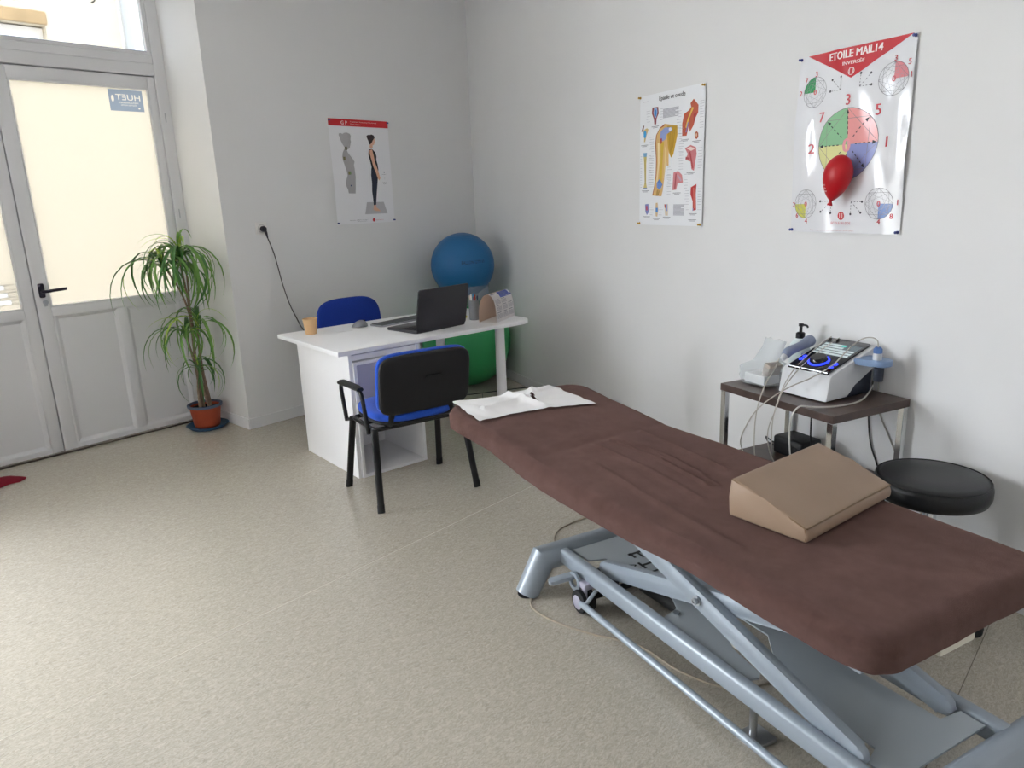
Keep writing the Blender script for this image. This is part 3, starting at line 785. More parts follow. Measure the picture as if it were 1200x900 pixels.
obj('plug', bm, M('dark_grey_plug', '#3c3a42', 0.5), pg, smooth=50)
bm = MB(); tube(bm, smooth_path([(0.015, -0.030, -0.058), (0.045, -0.035, -0.16), (0.068, -0.030, -0.26), (0.098, -0.02, -0.40), (0.140, -0.018, -0.555), (0.20, -0.018, -0.70), (0.23, -0.02, -0.80), (0.23, -0.02, -1.20), (0.235, -0.05, -1.385)]), 0.0038, 6); obj('cord', bm, M('grey_brown_cord', '#55504e', 0.5), pg, smooth=60)

# ------------------------------------------------------------------ posters
class Poster:
    def __init__(self, W, H):
        self.W, self.H = W, H; self.bm = MB(); self.mats = []
        self.layer = 0
    def mi(self, col, rough=0.45, coat=0.0):
        k = (col, rough)
        for i, (kk, mm) in enumerate(self.mats):
            if kk == k: return i
        self.mats.append((k, M('print_'+col[1:], col, rough, coat=coat))); return len(self.mats)-1
    def poly(self, pts, col, layer=1, rough=0.45, coat=0.0):
        i = self.mi(col, rough, coat)
        vs = [self.bm.verts.new((u*self.W, -layer*0.0006, v*self.H)) for u, v in pts]
        f = self.bm.faces.new(vs); f.material_index = i
    def ell(self, cu, cv, ru, rv, col, layer=1, n=28, a0=0.0, a1=2*PI, rough=0.45, coat=0.0, pie=False):
        pts = [(cu+ru*math.cos(a0+(a1-a0)*k/n), cv+rv*math.sin(a0+(a1-a0)*k/n)) for k in range(n if not pie else n+1)]
        if pie: pts.append((cu, cv))
        self.poly(pts, col, layer, rough, coat)
    def line(self, a, b, w, col, layer=2):
        ax, ay, bx, by = a[0]*self.W, a[1]*self.H, b[0]*self.W, b[1]*self.H
        d = Vector((bx-ax, by-ay)); n = Vector((-d.y, d.x)).normalized()*w/2
        q = [(ax+n.x, ay+n.y), (bx+n.x, by+n.y), (bx-n.x, by-n.y), (ax-n.x, ay-n.y)]
        self.poly([(x/self.W, y/self.H) for x, y in q], col, layer)
    def circ(self, cu, cv, ru, rv, w, col, layer=2, n=36):
        i = self.mi(col)
        W, H = self.W, self.H; y = -layer*0.0006
        def P(k, e): a = 2*PI*k/n; return self.bm.verts.new(((cu+ru*math.cos(a))*W+e*math.cos(a), y, (cv+rv*math.sin(a))*H+e*math.sin(a)))
        A = [P(k, w/2) for k in range(n)]; B = [P(k, -w/2) for k in range(n)]
        for k in range(n):
            f = self.bm.faces.new((A[k], A[(k+1) % n], B[(k+1) % n], B[k])); f.material_index = i
    def text(self, s, cu, cv, col, width=None, height=None, layer=3, shear=0.0, bold=0.0):
        i = self.mi(col); cx_, cy_ = cu*self.W, cv*self.H
        put_text(self.bm, s, lambda x, y: Vector((cx_+x+shear*y, -layer*0.0006, cy_+y)), width, height, i, bold)
    def build(self, root, wave=None, gx=0, gz=0, name='sheet'):
        bm = self.bm; W, H = self.W, self.H
        if wave:
            for k in range(1, gx): bmesh.ops.bisect_plane(bm, geom=list(bm.verts)+list(bm.edges)+list(bm.faces), plane_co=(W*k/gx, 0, 0), plane_no=(1, 0, 0))
            for k in range(1, gz): bmesh.ops.bisect_plane(bm, geom=list(bm.verts)+list(bm.edges)+list(bm.faces), plane_co=(0, 0, H*k/gz), plane_no=(0, 0, 1))
            for v in bm.verts:
                v.co.y -= wave(v.co.x/W, v.co.z/H)
        me = bpy.data.meshes.new(name); bm.to_mesh(me); bm.free()
        for _, mm in self.mats: me.materials.append(mm)
        if wave:
            for p in me.polygons: p.use_smooth = True
        o = bpy.data.objects.new(name, me); COL.objects.link(o); o.parent = root
        return o
def pin(root, x, z, y, col):
    bm = MB(); lathe(bm, [(0, 0), (0.0065, 0.0), (0.0065, 0.003), (0.0045, 0.005), (0.004, 0.011), (0.006, 0.014), (0.005, 0.016), (0, 0.0165)], 12, (x, -y, z), mat=Matrix.Rotation(PI/2, 4, 'X'))
    obj('push_pin', bm, col, root, smooth=50)
m_pin_b = M('blue_pin', '#2a3a86', 0.35); m_pin_y = M('brass_pin', '#c79a35', 0.3, 0.6)

# poster 1 : posture chart on the back wall
W1, H1 = 0.555, 0.768
p1 = thing('posture_poster', 'white posture poster with red band, grey torso and standing woman', 'poster', (3.300, 4.756, 1.388))
P = Poster(W1, H1)
P.poly([(0, 0), (1, 0), (1, 1), (0, 1)], '#eeeef2', 0, 0.5)
P.poly([(0, .935), (1, .935), (1, 1), (0, 1)], '#d2202c', 1)
P.text('G P', .253, .966, '#f6eeee', height=0.027, layer=2, bold=0.002)
P.text('Traitement Stretching Fonctionnel', .575, .976, '#f3dcdc', width=0.25, height=0.011, layer=2); P.text('Type statique', .445, .954, '#f3dcdc', width=0.105, height=0.011, layer=2)
P.poly([(.156, .864), (.183, .87), (.214, .861), (.249, .873), (.293, .875), (.335, .864), (.347, .846), (.336, .815), (.342, .791), (.323, .754), (.313, .729), (.259, .714), (.275, .687), (.314, .655), (.352, .623), (.371, .603), (.357, .572), (.363, .534), (.365, .495), (.368, .457), (.36, .405), (.354, .353), (.343, .298), (.228, .301), (.224, .332), (.201, .366), (.192, .398), (.211, .436), (.237, .473), (.227, .512), (.205, .563), (.182, .614), (.179, .651), (.192, .688), (.214, .712), (.234, .73), (.195, .774), (.175, .804), (.168, .828), (.152, .847)], '#b5b3b6', 1)
for (u, v), c_ in zip(((.251, .728), (.208, .632), (.269, .495)), ('#6d6a50', '#86805a', '#8e8756')):
    P.poly([(u-.018, v-.016), (u+.018, v-.016), (u+.018, v+.016), (u-.018, v+.016)], c_, 2)
P.poly([(.275, .48), (.297, .48), (.297, .51), (.275, .51)], '#7fa06a', 3); P.ell(.283, .374, .012, .008, '#33437a', 2)
P.poly([(.526, .209), (.824, .206), (.879, .089), (.48, .09)], '#c0bec2', 1)
P.poly([(.642, .18), (.683, .181), (.686, .153), (.743, .127), (.753, .113), (.655, .118), (.628, .133)], '#e3b49b', 2)
P.poly([(.648, .539), (.772, .534), (.763, .484), (.736, .392), (.715, .312), (.698, .246), (.683, .181), (.641, .177), (.637, .248), (.63, .316), (.64, .395), (.636, .474)], '#262b3f', 3)
P.poly([(.631, .722), (.688, .728), (.737, .698), (.756, .66), (.749, .621), (.765, .575), (.771, .53), (.646, .526), (.655, .552), (.638, .611), (.617, .675)], '#17171c', 3)
P.poly([(.706, .825), (.745, .831), (.749, .8), (.729, .771), (.702, .762), (.704, .737), (.649, .731), (.653, .763), (.683, .788)], '#e8bda4', 3)
P.poly([(.646, .716), (.688, .725), (.708, .667), (.719, .602), (.755, .537), (.784, .47), (.794, .443), (.771, .42), (.746, .445), (.724, .498), (.689, .551), (.66, .629), (.642, .681)], '#e3b398', 4)
P.poly([(.609, .851), (.635, .863), (.662, .862), (.698, .868), (.736, .859), (.749, .838), (.724, .819), (.702, .8), (.682, .781), (.656, .769), (.642, .782), (.633, .807), (.615, .832)], '#2b1d20', 4)
P.ell(.873, .503, .010, .006, '#33437a', 1); P.text('Neutre', .867, .481, '#6c6c74', width=0.04, height=0.006)
P.line((.875, .45), (.875, .43), .0015, '#8a8a92', 1); P.text('Centre de', .868, .40, '#55555e', width=0.042, height=0.007); P.text('gravité', .868, .385, '#55555e', width=0.03, height=0.007)
P.text('Reproduction interdite sans autorisation', .36, .036, '#4c4c55', width=0.165, height=0.007); P.text('Document de cabinet', .42, .024, '#6c6c74', width=0.09, height=0.005)
P.line((.535, .01), (.535, .05), .0012, '#8a8a92', 1)
P.ell(.625, .03, .022, .017, '#d2303a', 1); P.text('ECOLE DU DOS', .725, .028, '#cf5a60', width=0.075, height=0.007)
def wave1(u, v): return 0.010*(1-u)**2*max(0, (1-(v-0.35)**2*6))*0.6+0.0004
P.build(p1, wave1, 14, 18)
for (u, v) in ((.012, .985), (.985, .985), (.012, .015), (.985, .02)): pin(p1, u*W1, v*H1, 0.003, m_pin_b)

# poster 2 : shoulder and elbow anatomy chart on the right wall
W2, H2 = 0.565, 0.723
p2 = thing('anatomy_poster', 'white shoulder and elbow anatomy chart on the right wall', 'poster', WB(2.507, 0.006, 1.359), B_ANG)
P = Poster(W2, H2)
P.poly([(0, 0), (1, 0), (1, 1), (0, 1)], '#eef0f4', 0, 0.3)
P.text('Épaule et coude', .515, .957, '#24242c', width=0.225, height=0.036, layer=2, bold=0.0015)
P.line((.05, .955), (.14, .953), .002, '#a0a0ac', 1)
P.poly([(.41, .766), (.604, .739), (.612, .677), (.579, .603), (.552, .535), (.517, .511), (.477, .552), (.48, .454), (.45, .452), (.439, .498), (.429, .441), (.413, .356), (.393, .27), (.373, .224), (.221, .232), (.251, .302), (.274, .389), (.278, .504), (.259, .62), (.273, .69), (.334, .743)], '#e0b878', 1)
P.poly([(.40, .75), (.334, .735), (.285, .69), (.271, .62), (.29, .50), (.286, .389), (.262, .302), (.235, .235), (.221, .232), (.251, .302), (.274, .389), (.278, .504), (.259, .62), (.273, .69), (.334, .743), (.41, .766)], '#b5603c', 2)
P.poly([(.45, .747), (.604, .739), (.601, .671), (.579, .603), (.552, .535), (.517, .511), (.467, .581), (.452, .68)], '#caa02e', 2)
for k in range(5): P.line((.475+.024*k, .715), (.505+.01*k, .545+.01*k), .004, '#a97f1d', 3)
P.poly([(.352, .636), (.405, .633), (.387, .5), (.376, .328), (.329, .329), (.356, .501)], '#d9b53a', 3)
P.poly([(.30, .63), (.33, .63), (.335, .48), (.305, .33), (.285, .33), (.31, .48)], '#f0dcae', 2); P.poly([(.42, .60), (.445, .57), (.43, .46), (.41, .36), (.40, .36), (.415, .48)], '#e9cf94', 2)
P.poly([(.35, .714), (.411, .738), (.522, .734), (.532, .71), (.443, .687), (.435, .653), (.383, .639), (.336, .658)], '#93a3d6', 4)
P.poly([(.35, .66), (.372, .664), (.372, .625), (.352, .62)], '#c23b3b', 5); P.ell(.50, .72, .022, .013, '#e6e6f0', 5)
P.poly([(.298, .33), (.344, .358), (.392, .313), (.347, .274), (.299, .293)], '#5d84cf', 4)
for k in range(4): P.line((.31+.02*k, .325), (.318+.02*k, .285), .003, '#9db6ea', 5)
P.poly([(.30, .275), (.33, .275), (.32, .228), (.285, .228)], '#b98f4d', 4); P.line((.345, .27), (.325, .235), .004, '#8f6a30', 5)
P.poly([(.205, .901), (.299, .9), (.31, .85), (.276, .815), (.271, .773), (.24, .772), (.232, .814), (.197, .859)], '#96494e', 1)
P.poly([(.237, .898), (.281, .895), (.291, .859), (.27, .821), (.245, .823), (.225, .861)], '#8fb0dc', 2); P.ell(.26, .857, .016, .026, '#2f7fd0', 3)
P.poly([(.024, .734), (.053, .776), (.073, .778), (.054, .733)], '#6e4632', 1); P.poly([(.05, .735), (.08, .748), (.119, .755), (.145, .744), (.113, .7), (.088, .651), (.069, .652), (.075, .688)], '#d8bf86', 1)
P.poly([(.064, .732), (.1, .737), (.113, .707), (.094, .679), (.065, .688)], '#2f9fe0', 2)
P.poly([(.06, .564), (.123, .564), (.111, .481), (.111, .334), (.132, .286), (.062, .284), (.088, .334), (.078, .483)], '#d9c77e', 1)
P.poly([(.06, .567), (.123, .567), (.12, .537), (.068, .536)], '#7fb2d8', 2); P.poly([(.066, .294), (.128, .294), (.128, .284), (.064, .283)], '#6f93d0', 2); P.line((.092, .52), (.098, .32), .006, '#b39a48', 2)
P.poly([(.838, .906), (.908, .857), (.905, .805), (.871, .774), (.845, .723), (.792, .68), (.776, .728), (.745, .656), (.679, .659), (.676, .748), (.702, .814), (.772, .832), (.804, .852), (.792, .88)], '#c0593f', 1)
P.poly([(.821, .851), (.843, .845), (.774, .768), (.743, .71), (.725, .715), (.76, .78)], '#e2c25a', 2); P.poly([(.76, .75), (.775, .75), (.745, .68), (.73, .68)], '#7f86c4', 3)
P.poly([(.84, .80), (.90, .81), (.87, .78), (.845, .74)], '#a8383a', 2)
P.poly([(.891, .68), (.916, .663), (.917, .636), (.891, .622), (.865, .639), (.864, .666)], '#b85a3c', 1); P.ell(.891, .652, .012, .012, '#e3c0a0', 2)
P.poly([(.725, .568), (.809, .587), (.888, .567), (.901, .52), (.884, .467), (.867, .402), (.83, .414), (.814, .469), (.734, .486), (.77, .525)], '#cf7c80', 1)
P.poly([(.75, .565), (.81, .575), (.88, .558), (.82, .545)], '#efd9d4', 2); P.line((.80, .54), (.85, .42), .012, '#b5484c', 2); P.line((.74, .50), (.80, .49), .010, '#b34a52', 2)
P.poly([(.557, .398), (.63, .409), (.689, .377), (.706, .321), (.624, .316), (.605, .27), (.546, .268)], '#d68a90', 1); P.line((.60, .39), (.585, .28), .010, '#b65058', 2); P.line((.62, .38), (.68, .335), .012, '#c8a6b8', 2)
P.poly([(.827, .284), (.91, .306), (.902, .235), (.912, .119), (.862, .112), (.859, .181), (.823, .236)], '#c23a3c', 1); P.line((.87, .28), (.885, .13), .008, '#dd7a6c', 2); P.poly([(.86, .13), (.872, .13), (.868, .112), (.858, .112)], '#8fa6d8', 2)
P.poly([(.098, .163), (.157, .167), (.165, .103), (.133, .077), (.106, .103)], '#7d86c0', 1); P.poly([(.115, .15), (.14, .15), (.145, .115), (.12, .115)], '#c34c5c', 2)
P.poly([(.28, .172), (.311, .175), (.325, .118), (.308, .066), (.282, .069), (.275, .118)], '#d8bd96', 1); P.poly([(.282, .135), (.318, .135), (.318, .10), (.282, .10)], '#4f92dc', 2)
P.poly([(.424, .162), (.48, .164), (.482, .075), (.439, .075)], '#dccbb4', 1); P.poly([(.424, .162), (.442, .162), (.447, .135), (.43, .135)], '#b7344a', 2); P.poly([(.455, .162), (.472, .162), (.475, .11), (.455, .11)], '#8d9dce', 2)
for (u0, v0, u1, v1, n) in ((.379, .808, .62, .876, 9), (.566, .076, .734, .161, 11)):
    for k in range(n):
        v = v1-(v1-v0)*(k+.5)/n; P.line((u0, v), (u1-(.05 if k % 4 == 3 else 0), v), .0036, '#a7a7b2', 1)
for (u, v) in ((.256, .754), (.08, .622), (.102, .267), (.723, .626), (.891, .607), (.817, .385), (.615, .242), (.863, .087), (.126, .061), (.292, .047), (.461, .059), (.859, .042)):
    P.line((u-.06, v+.004), (u+.06, v+.004), .003, '#8b8b95', 1); P.line((u-.04, v-.005), (u+.04, v-.005), .003, '#9a9aa4', 1)
rr = random.Random(3)
for (u, v0, v1, d) in ((.17, .80, .90, -1), (.33, .80, .90, 1), (.24, .30, .70, -1), (.63, .53, .75, 1), (.93, .70, .90, 1), (.66, .68, .86, -1), (.15, .30, .56, 1), (.04, .30, .56, -1), (.92, .42, .58, 1), (.70, .42, .56, -1), (.93, .12, .29, 1), (.80, .12, .28, -1), (.52, .28, .40, -1), (.72, .28, .40, 1), (.46, .24, .46, 1), (.18, .08, .16, 1), (.33, .08, .16, 1)):
    n = int((v1-v0)/.018)
    for k in range(n):
        v = v0+(v1-v0)*k/n; L_ = .04+.04*rr.random(); P.line((u, v), (min(.985, max(.01, u+d*L_)), v), .0018, '#b4b4be', 1)
def wave2(u, v): return 0.006*max(0, u-0.7)*(1-abs(v-0.5))*2+0.0004
P.build(p2, wave2, 10, 12)
for (u, v) in ((.012, .99), (.985, .985), (.012, .012), (.975, .012)): pin(p2, u*W2, v*H2, 0.003, m_pin_y)

# poster 3 : glossy star diagram with a balloon
W3, H3 = 0.553, 0.742
p3 = thing('star_poster', 'glossy crinkled white poster with red triangle and numbered colour circle', 'poster', WB(3.688, 0.006, 1.348), B_ANG)
P = Poster(W3, H3); GL = dict(rough=0.2)
P.poly([(0, 0), (1, 0), (1, 1), (0, 1)], '#e6e7ec', 0, 0.16, coat=0.3)
P.poly([(.079, .999), (.971, .999), (.508, .837)], '#c9303a', 1, 0.22, coat=0.2)
P.text('ETOILE MAIL14', .515, .966, '#f4e6e6', width=0.25, height=0.030, layer=2, bold=0.003); P.text('INVERSÉE', .510, .921, '#f0d6d6', width=0.10, height=0.017, layer=2, bold=0.0015)
P.line((.488, .86), (.488, .89), .004, '#f0d6d6', 2); P.line((.52, .86), (.52, .89), .004, '#f0d6d6', 2); P.circ(.504, .872, .025, .018, .0025, '#f0d6d6', 2, 16)
cu, cv, ru, rv = .505, .489, .268, .194
P.ell(cu, cv, ru, rv, '#8fc59a', 1, 14, PI/2, PI, pie=True, rough=0.2); P.ell(cu, cv, ru, rv, '#eda0a0', 1, 14, 0, PI/2, pie=True, rough=0.2)
P.ell(cu, cv, ru, rv, '#dfe0a0', 1, 14, PI, 1.5*PI, pie=True, rough=0.2); P.ell(cu, cv, ru, rv, '#8f98cf', 1, 14, 1.5*PI, 2*PI, pie=True, rough=0.2)
P.circ(cu, cv, ru, rv, .0022, '#77777f', 2)
oc_ = [(cu+ru*math.cos(PI/4*k), cv+rv*math.sin(PI/4*k)) for k in range(8)]
for k in range(8):
    P.line(oc_[k], oc_[(k+2) % 8], .0016, '#8a7f86', 2)
    for q in range(5):
        t0 = .28+q*.14
        a_ = (cu+(oc_[k][0]-cu)*t0, cv+(oc_[k][1]-cv)*t0); b_ = (cu+(oc_[k][0]-cu)*(t0+.07), cv+(oc_[k][1]-cv)*(t0+.07))
        P.line(a_, b_, .004, '#3a3a42', 3)
    e_ = oc_[k]; dx, dy = (e_[0]-cu)*W3, (e_[1]-cv)*H3; L_ = math.hypot(dx, dy); dx /= L_; dy /= L_
    tx, ty = cu+(e_[0]-cu)*.96, cv+(e_[1]-cv)*.96
    P.poly([(tx, ty), (tx-(dx*.018+dy*.008)/W3, ty-(dy*.018-dx*.008)/H3), (tx-(dx*.018-dy*.008)/W3, ty-(dy*.018+dx*.008)/H3)], '#2c2c34', 3)
RED = '#c8434e'
for s, (u, v), h in (('3', (.499, .726), .042), ('5', (.75, .653), .042), ('7', (.258, .651), .040), ('1', (.841, .485), .040), ('2', (.175, .482), .040)):
    P.text(s, u, v, RED if s in '15' else '#d2606a', height=h, layer=3, bold=0.003)
P.text('0', .495, .485, '#e59aa2', height=0.056, layer=4, bold=0.006)
def mini(cu, cv, quad, col, nums):
    ru, rv = .112, .083
    P.ell(cu, cv, ru, rv, col, 1, 10, quad*PI/2, (quad+1)*PI/2, pie=True, rough=0.2); P.circ(cu, cv, ru, rv, .0016, '#6d6d76', 2, 28)
    q = [(cu+ru*math.cos(PI/4*k), cv+rv*math.sin(PI/4*k)) for k in range(8)]
    for k in range(8): P.line(q[k], q[(k+2) % 8], .0012, '#7d7d86', 2); P.line(q[k], q[(k+3) % 8], .0009, '#9a9aa2', 2)
    P.text('0', cu, cv, '#d2606a', height=0.022, layer=3, bold=0.002)
    for s, u, v in nums: P.text(s, u, v, RED, height=0.021, layer=3, bold=0.0015)
mini(.168, .796, 1, '#3f9a62', (('3', .173, .894), ('7', .073, .869), ('2', .026, .801)))
mini(.852, .796, 0, '#e08a92', (('3', .852, .896), ('5', .963, .866), ('1', .982, .803)))
mini(.152, .165, 2, '#d9d86a', (('2', .027, .162), ('6', .063, .098), ('4', .161, .065)))
mini(.821, .163, 3, '#6f8cc8', (('1', .965, .169), ('8', .926, .096), ('4', .829, .067)))
for (u, v, sx_, sy_) in ((.37, .815, -1, -1), (.633, .815, 1, -1), (.353, .150, -1, 1), (.631, .145, 1, 1)):
    ox, oy = u-sx_*(-.04 if sx_ < 0 else .04)*0, v
    cxu = u+(.045 if sx_ < 0 else -.045); cyv = v+(-.03 if sy_ < 0 else .03)
    for ex, ey in ((cxu+sx_*.095, cyv), (cxu, cyv-sy_*.068), (cxu+sx_*.085, cyv-sy_*.06)):
        for q in range(4):
            t0, t1 = q*.25, q*.25+.14; P.line((cxu+(ex-cxu)*t0, cyv+(ey-cyv)*t0), (cxu+(ex-cxu)*t1, cyv+(ey-cyv)*t1), .0022, '#5c5c66', 2)
        P.ell(ex, ey, .009, .007, '#3c3c46', 3, 8)
P.ell(.495, .097, .032, .024, '#c9303a', 1, 20); P.line((.482, .082), (.482, .112), .003, '#f0e0e0', 2); P.line((.508, .082), (.508, .112), .003, '#f0e0e0', 2)
P.text('ECOLE DU DOS', .499, .056, '#d2606a', width=0.10, height=0.011); P.text('Reproduction et utilisation interdites', .419, .013, '#c08a8e', width=0.23, height=0.005)
P.text('document pour le cabinet', .975, .45, '#b4b4bc', width=0.01, height=0.004) if False else None
def wave3(u, v):
    e = min(1.0, 6*min(u, 1-u), 1.0)
    w = 0.0045*math.sin(u*9+v*4)+0.0035*math.sin(v*13-u*5+1)+0.003*math.sin(u*23+v*11)
    fold = 0.008*math.exp(-((u-0.10-0.04*v)/0.035)**2)*max(0, math.sin(v*PI))+0.006*math.exp(-((u-0.90-0.03*v)/0.03)**2)*max(0, math.sin(v*PI*0.9+.2))
    cor = min(1, math.hypot(u, v)*3, math.hypot(1-u, v)*3, math.hypot(u, 1-v)*3, math.hypot(1-u, 1-v)*3)
    return (0.011+w*0.8+fold)*cor+0.0006
P.build(p3, wave3, 24, 30)
for (u, v) in ((.012, .988), (.985, .985), (.012, .012), (.985, .012)): pin(p3, u*W3, v*H3, 0.003, m_pin_b)

# red balloon hanging against that poster
bl = thing('red_balloon', 'half deflated red balloon stuck on the glossy circle poster', 'balloon', WB(3.985, 0.0785, 1.585), B_ANG)
bm = MB(); prof = []
for k in range(17):
    t = k/16; a = PI*t
    r = 0.062*math.sin(a)*(1.0 if t < .45 else max(0.05, 1-((t-.45)/.55)**1.7*0.62)); z = 0.085*math.cos(a) if t < .5 else -0.085*(-math.cos(a))*1.0
    if t > .5: z = -0.105*(-math.cos(a))
    prof.append((max(r, 0.0), z))
prof[0] = (0, 0.085); prof[-1] = (0.006, -0.108); prof += [(0.011, -0.118), (0.012, -0.122), (0.0, -0.12)]
lathe(bm, prof, 28, mat=Matrix.Rotation(math.radians(14), 4, 'Y') @ Matrix.Diagonal((1, 0.85, 1, 1)))
obj('balloon_skin', bm, M('red_latex', '#b80f1c', 0.4, spec=0.4), bl, smooth=60)
bm = MB()
for k in range(3): put_text(bm, 'GYM', lambda x, y, k=k: Vector((-0.033+x*0.9, -0.042+0.0035*k-0.0005, -0.035-0.013*k+y)), width=0.02+0.004*k, height=0.006)
obj('white_lettering', bm, m_paper, bl)

# ------------------------------------------------------------------ potted dracaena
pot = thing('potted_dracaena', 'tall dracaena with drooping narrow leaves in terracotta pot by the door', 'potted plant', (2.238, 5.075, 0.0))
m_pot = M('terracotta_plastic', '#a8482c', 0.6, bump=0.08, bscale=200); m_rim = M('blue_grey_rim', '#55627a', 0.5); m_sauc = M('petrol_blue_plastic', '#1d4a6e', 0.45)
bm = MB(); lathe(bm, [(0, 0.012), (0.082, 0.012), (0.086, 0.016), (0.108, 0.165), (0.104, 0.165), (0.09, 0.03), (0, 0.03)], 36); obj('pot', bm, m_pot, pot, smooth=40)
bm = MB(); lathe(bm, [(0.106, 0.160), (0.119, 0.162), (0.121, 0.178), (0.113, 0.182), (0.104, 0.178), (0.104, 0.160)], 36); obj('pot_rim', bm, m_rim, pot, smooth=40)
bm = MB(); lathe(bm, [(0, 0.001), (0.115, 0.001), (0.142, 0.024), (0.146, 0.026), (0.140, 0.028), (0.113, 0.009), (0, 0.009)], 36); obj('saucer', bm, m_sauc, pot, smooth=40)
bm = MB(); lathe(bm, [(0, 0.155), (0.06, 0.157), (0.102, 0.150)], 24); 
for v in bm.verts: v.co.z += 0.006*noise.noise(v.co*40)
obj('soil', bm, M('dark_soil', '#2f2520', 0.95, bump=0.5, bscale=80), pot, smooth=60)
m_stem = M('pale_brown_stem', '#8c7563', 0.8, var=0.2, vscale=60, bump=0.3, bscale=120)
m_leafs = [M('leaf_green', '#6c9a45', 0.42, var=0.15, vscale=10), M('leaf_deep_green', '#477a3a', 0.40, var=0.15, vscale=10), M('leaf_yellow_green', '#a9c552', 0.45, var=0.15, vscale=10)]
LEAN = Vector((-0.055, -0.125, 0))
crowns = [(Vector((-0.02, 0.02, 1.25))+LEAN, 36, 0.54, 0), (Vector((-0.14, 0.0, 1.19))+LEAN, 30, 0.50, 1), (Vector((-0.075, -0.03, 0.73))+LEAN*.6, 26, 0.42, 2), (Vector((0.035, 0.0, 0.79))+LEAN*.8, 18, 0.50, 3), (Vector((-0.015, -0.02, 0.47))+LEAN*.5, 20, 0.36, 4), (Vector((0.02, 0.03, 1.16))+LEAN, 16, 0.50, 5)]
stems = [[(-0.005, 0.01, 0.15), (-0.02, 0.005, 0.45), (-0.03, -0.05, 0.80), (-0.05, -0.09, 0.95), crowns[0][0]],
         [(-0.03, -0.05, 0.80), (-0.07, -0.08, 0.95), (-0.13, -0.11, 1.08), crowns[1][0]],
         [(0.02, -0.02, 0.15), (-0.01, -0.02, 0.35), (-0.05, -0.03, 0.55), crowns[2][0]],
         [(0.045, 0.0, 0.15), (0.02, 0.0, 0.40), (0.02, 0.0, 0.62), crowns[3][0]],
         [(-0.04, -0.01, 0.15), (-0.035, -0.015, 0.32), crowns[4][0]],
         [(-0.035, -0.055, 0.84), (-0.03, -0.07, 0.98), crowns[5][0]]]
for i, s in enumerate(stems):
    pth = smooth_path(s, 5); n = len(pth); r0 = 0.013 if s[0][2] < 0.3 else 0.008
    bm = MB(); tube(bm, pth, [r0*(1-0.5*k/(n-1)) for k in range(n)], 8); obj('stem', bm, m_stem, pot, smooth=60)
def leaf_mesh(L, droop, w, name, mt):
    bm = MB(); n = 9; prev = None
    ang = math.radians(58); p = Vector((0, 0, 0)); st_ = L/n
    for k in range(n+1):
        t = k/n; ww = w*(0.55+0.9*math.sin(min(1, t*1.6)*PI/2)*(1-t**2.2)) if t < 1 else 0.0004
        ww = w*max(0.03, (0.6+0.4*min(1, t*4))*(1-t**3))
        d = Vector((math.cos(ang), 0, math.sin(ang))); nrm = Vector((-math.sin(ang), 0, math.cos(ang)))
        a = bm.verts.new(p+Vector((0, ww, 0))+nrm*ww*0.35); b = bm.verts.new(p-nrm*ww*0.1); c = bm.verts.new(p+Vector((0, -ww, 0))+nrm*ww*0.35)
        if prev:
            bm.faces.new((prev[0], prev[1], b, a)); bm.faces.new((prev[1], prev[2], c, b))
        prev = (a, b, c); p = p+d*st_; ang -= droop/n*(1.75-1.5*t)
    me = bpy.data.meshes.new(name); 
    for f in bm.faces: f.smooth = True
    bm.to_mesh(me); bm.free(); me.materials.append(mt); return me
leaf_lib = []
for i in range(9):
    leaf_lib.append(leaf_mesh(1.0, math.radians((120, 150, 175)[i % 3]), 0.019, 'leaf', m_leafs[i//3]))
rl = random.Random(11)
for c, n, L, ci in crowns:
    for k in range(n):
        az = 2*PI*k*0.618+rl.uniform(-.5, .5); inner = k/n
        low = inner < 0.75
        me = leaf_lib[(rl.choice((1, 2, 2)) if low else 0)+3*(2 if not low and rl.random() < .6 else rl.choice((0, 0, 1, 1, 2) if k % 4 == 0 else (0, 1, 0, 1)))]
        o = bpy.data.objects.new('leaf', me); COL.objects.link(o); o.parent = pot
        q = L*rl.uniform(.6, 1.3)*(1.0 if low else 0.65)
        for tries in range(12):
            loc = c+Vector((0, 0, -0.05+0.07*inner)); eul = (rl.uniform(-.25, .25), (rl.uniform(-.30, .40) if low else rl.uniform(-.6, -.2)), az); scl = (q, max(q, 0.22)*rl.uniform(.85, 1.2), q)
            mtx = Matrix.LocRotScale(loc, Euler(eul), Vector(scl))
            ps = [mtx @ v.co for v in me.vertices]
            if max((v.x for v in ps if v.y > -0.34), default=0) < 0.145 and max(v.x for v in ps) < 0.26 and max(v.y for v in ps) < 0.205 and min(v.z for v in ps) > 0.04: break
            az += rl.choice((-1, 1))*rl.uniform(.3, 1.0); q *= 0.95
        o.location = loc; o.rotation_euler = eul; o.scale = scl

# red cloth on the floor at the left
bm = MB(); n = 14
g = [[None]*(n+1) for _ in range(n+1)]
for i in range(n+1):
    for j in range(n+1):
        u, v = i/n, j/n
        x = 0.70+0.31*u+0.05*math.sin(v*5); y = 4.93+0.20*v+0.02*math.sin(u*9)
        z = 0.004+0.030*max(0, math.sin(u*PI))*max(0, math.sin(v*PI))+0.022*abs(noise.noise(Vector((u*3.2, v*3.2, 1))))*min(1, 5*min(u, 1-u, v, 1-v)+.15)
        g[i][j] = bm.verts.new((x, y, z))
for i in range(n):
    for j in range(n): bm.faces.new((g[i][j], g[i+1][j], g[i+1][j+1], g[i][j+1]))
bmesh.ops.solidify(bm, geom=list(bm.faces), thickness=0.003)
tag(obj('floor_cloth', bm, M('crimson_cloth', '#b03045', 0.9, bump=0.3, bscale=200), smooth=50), 'crumpled crimson cloth on the floor before the left door leaf', 'cloth')

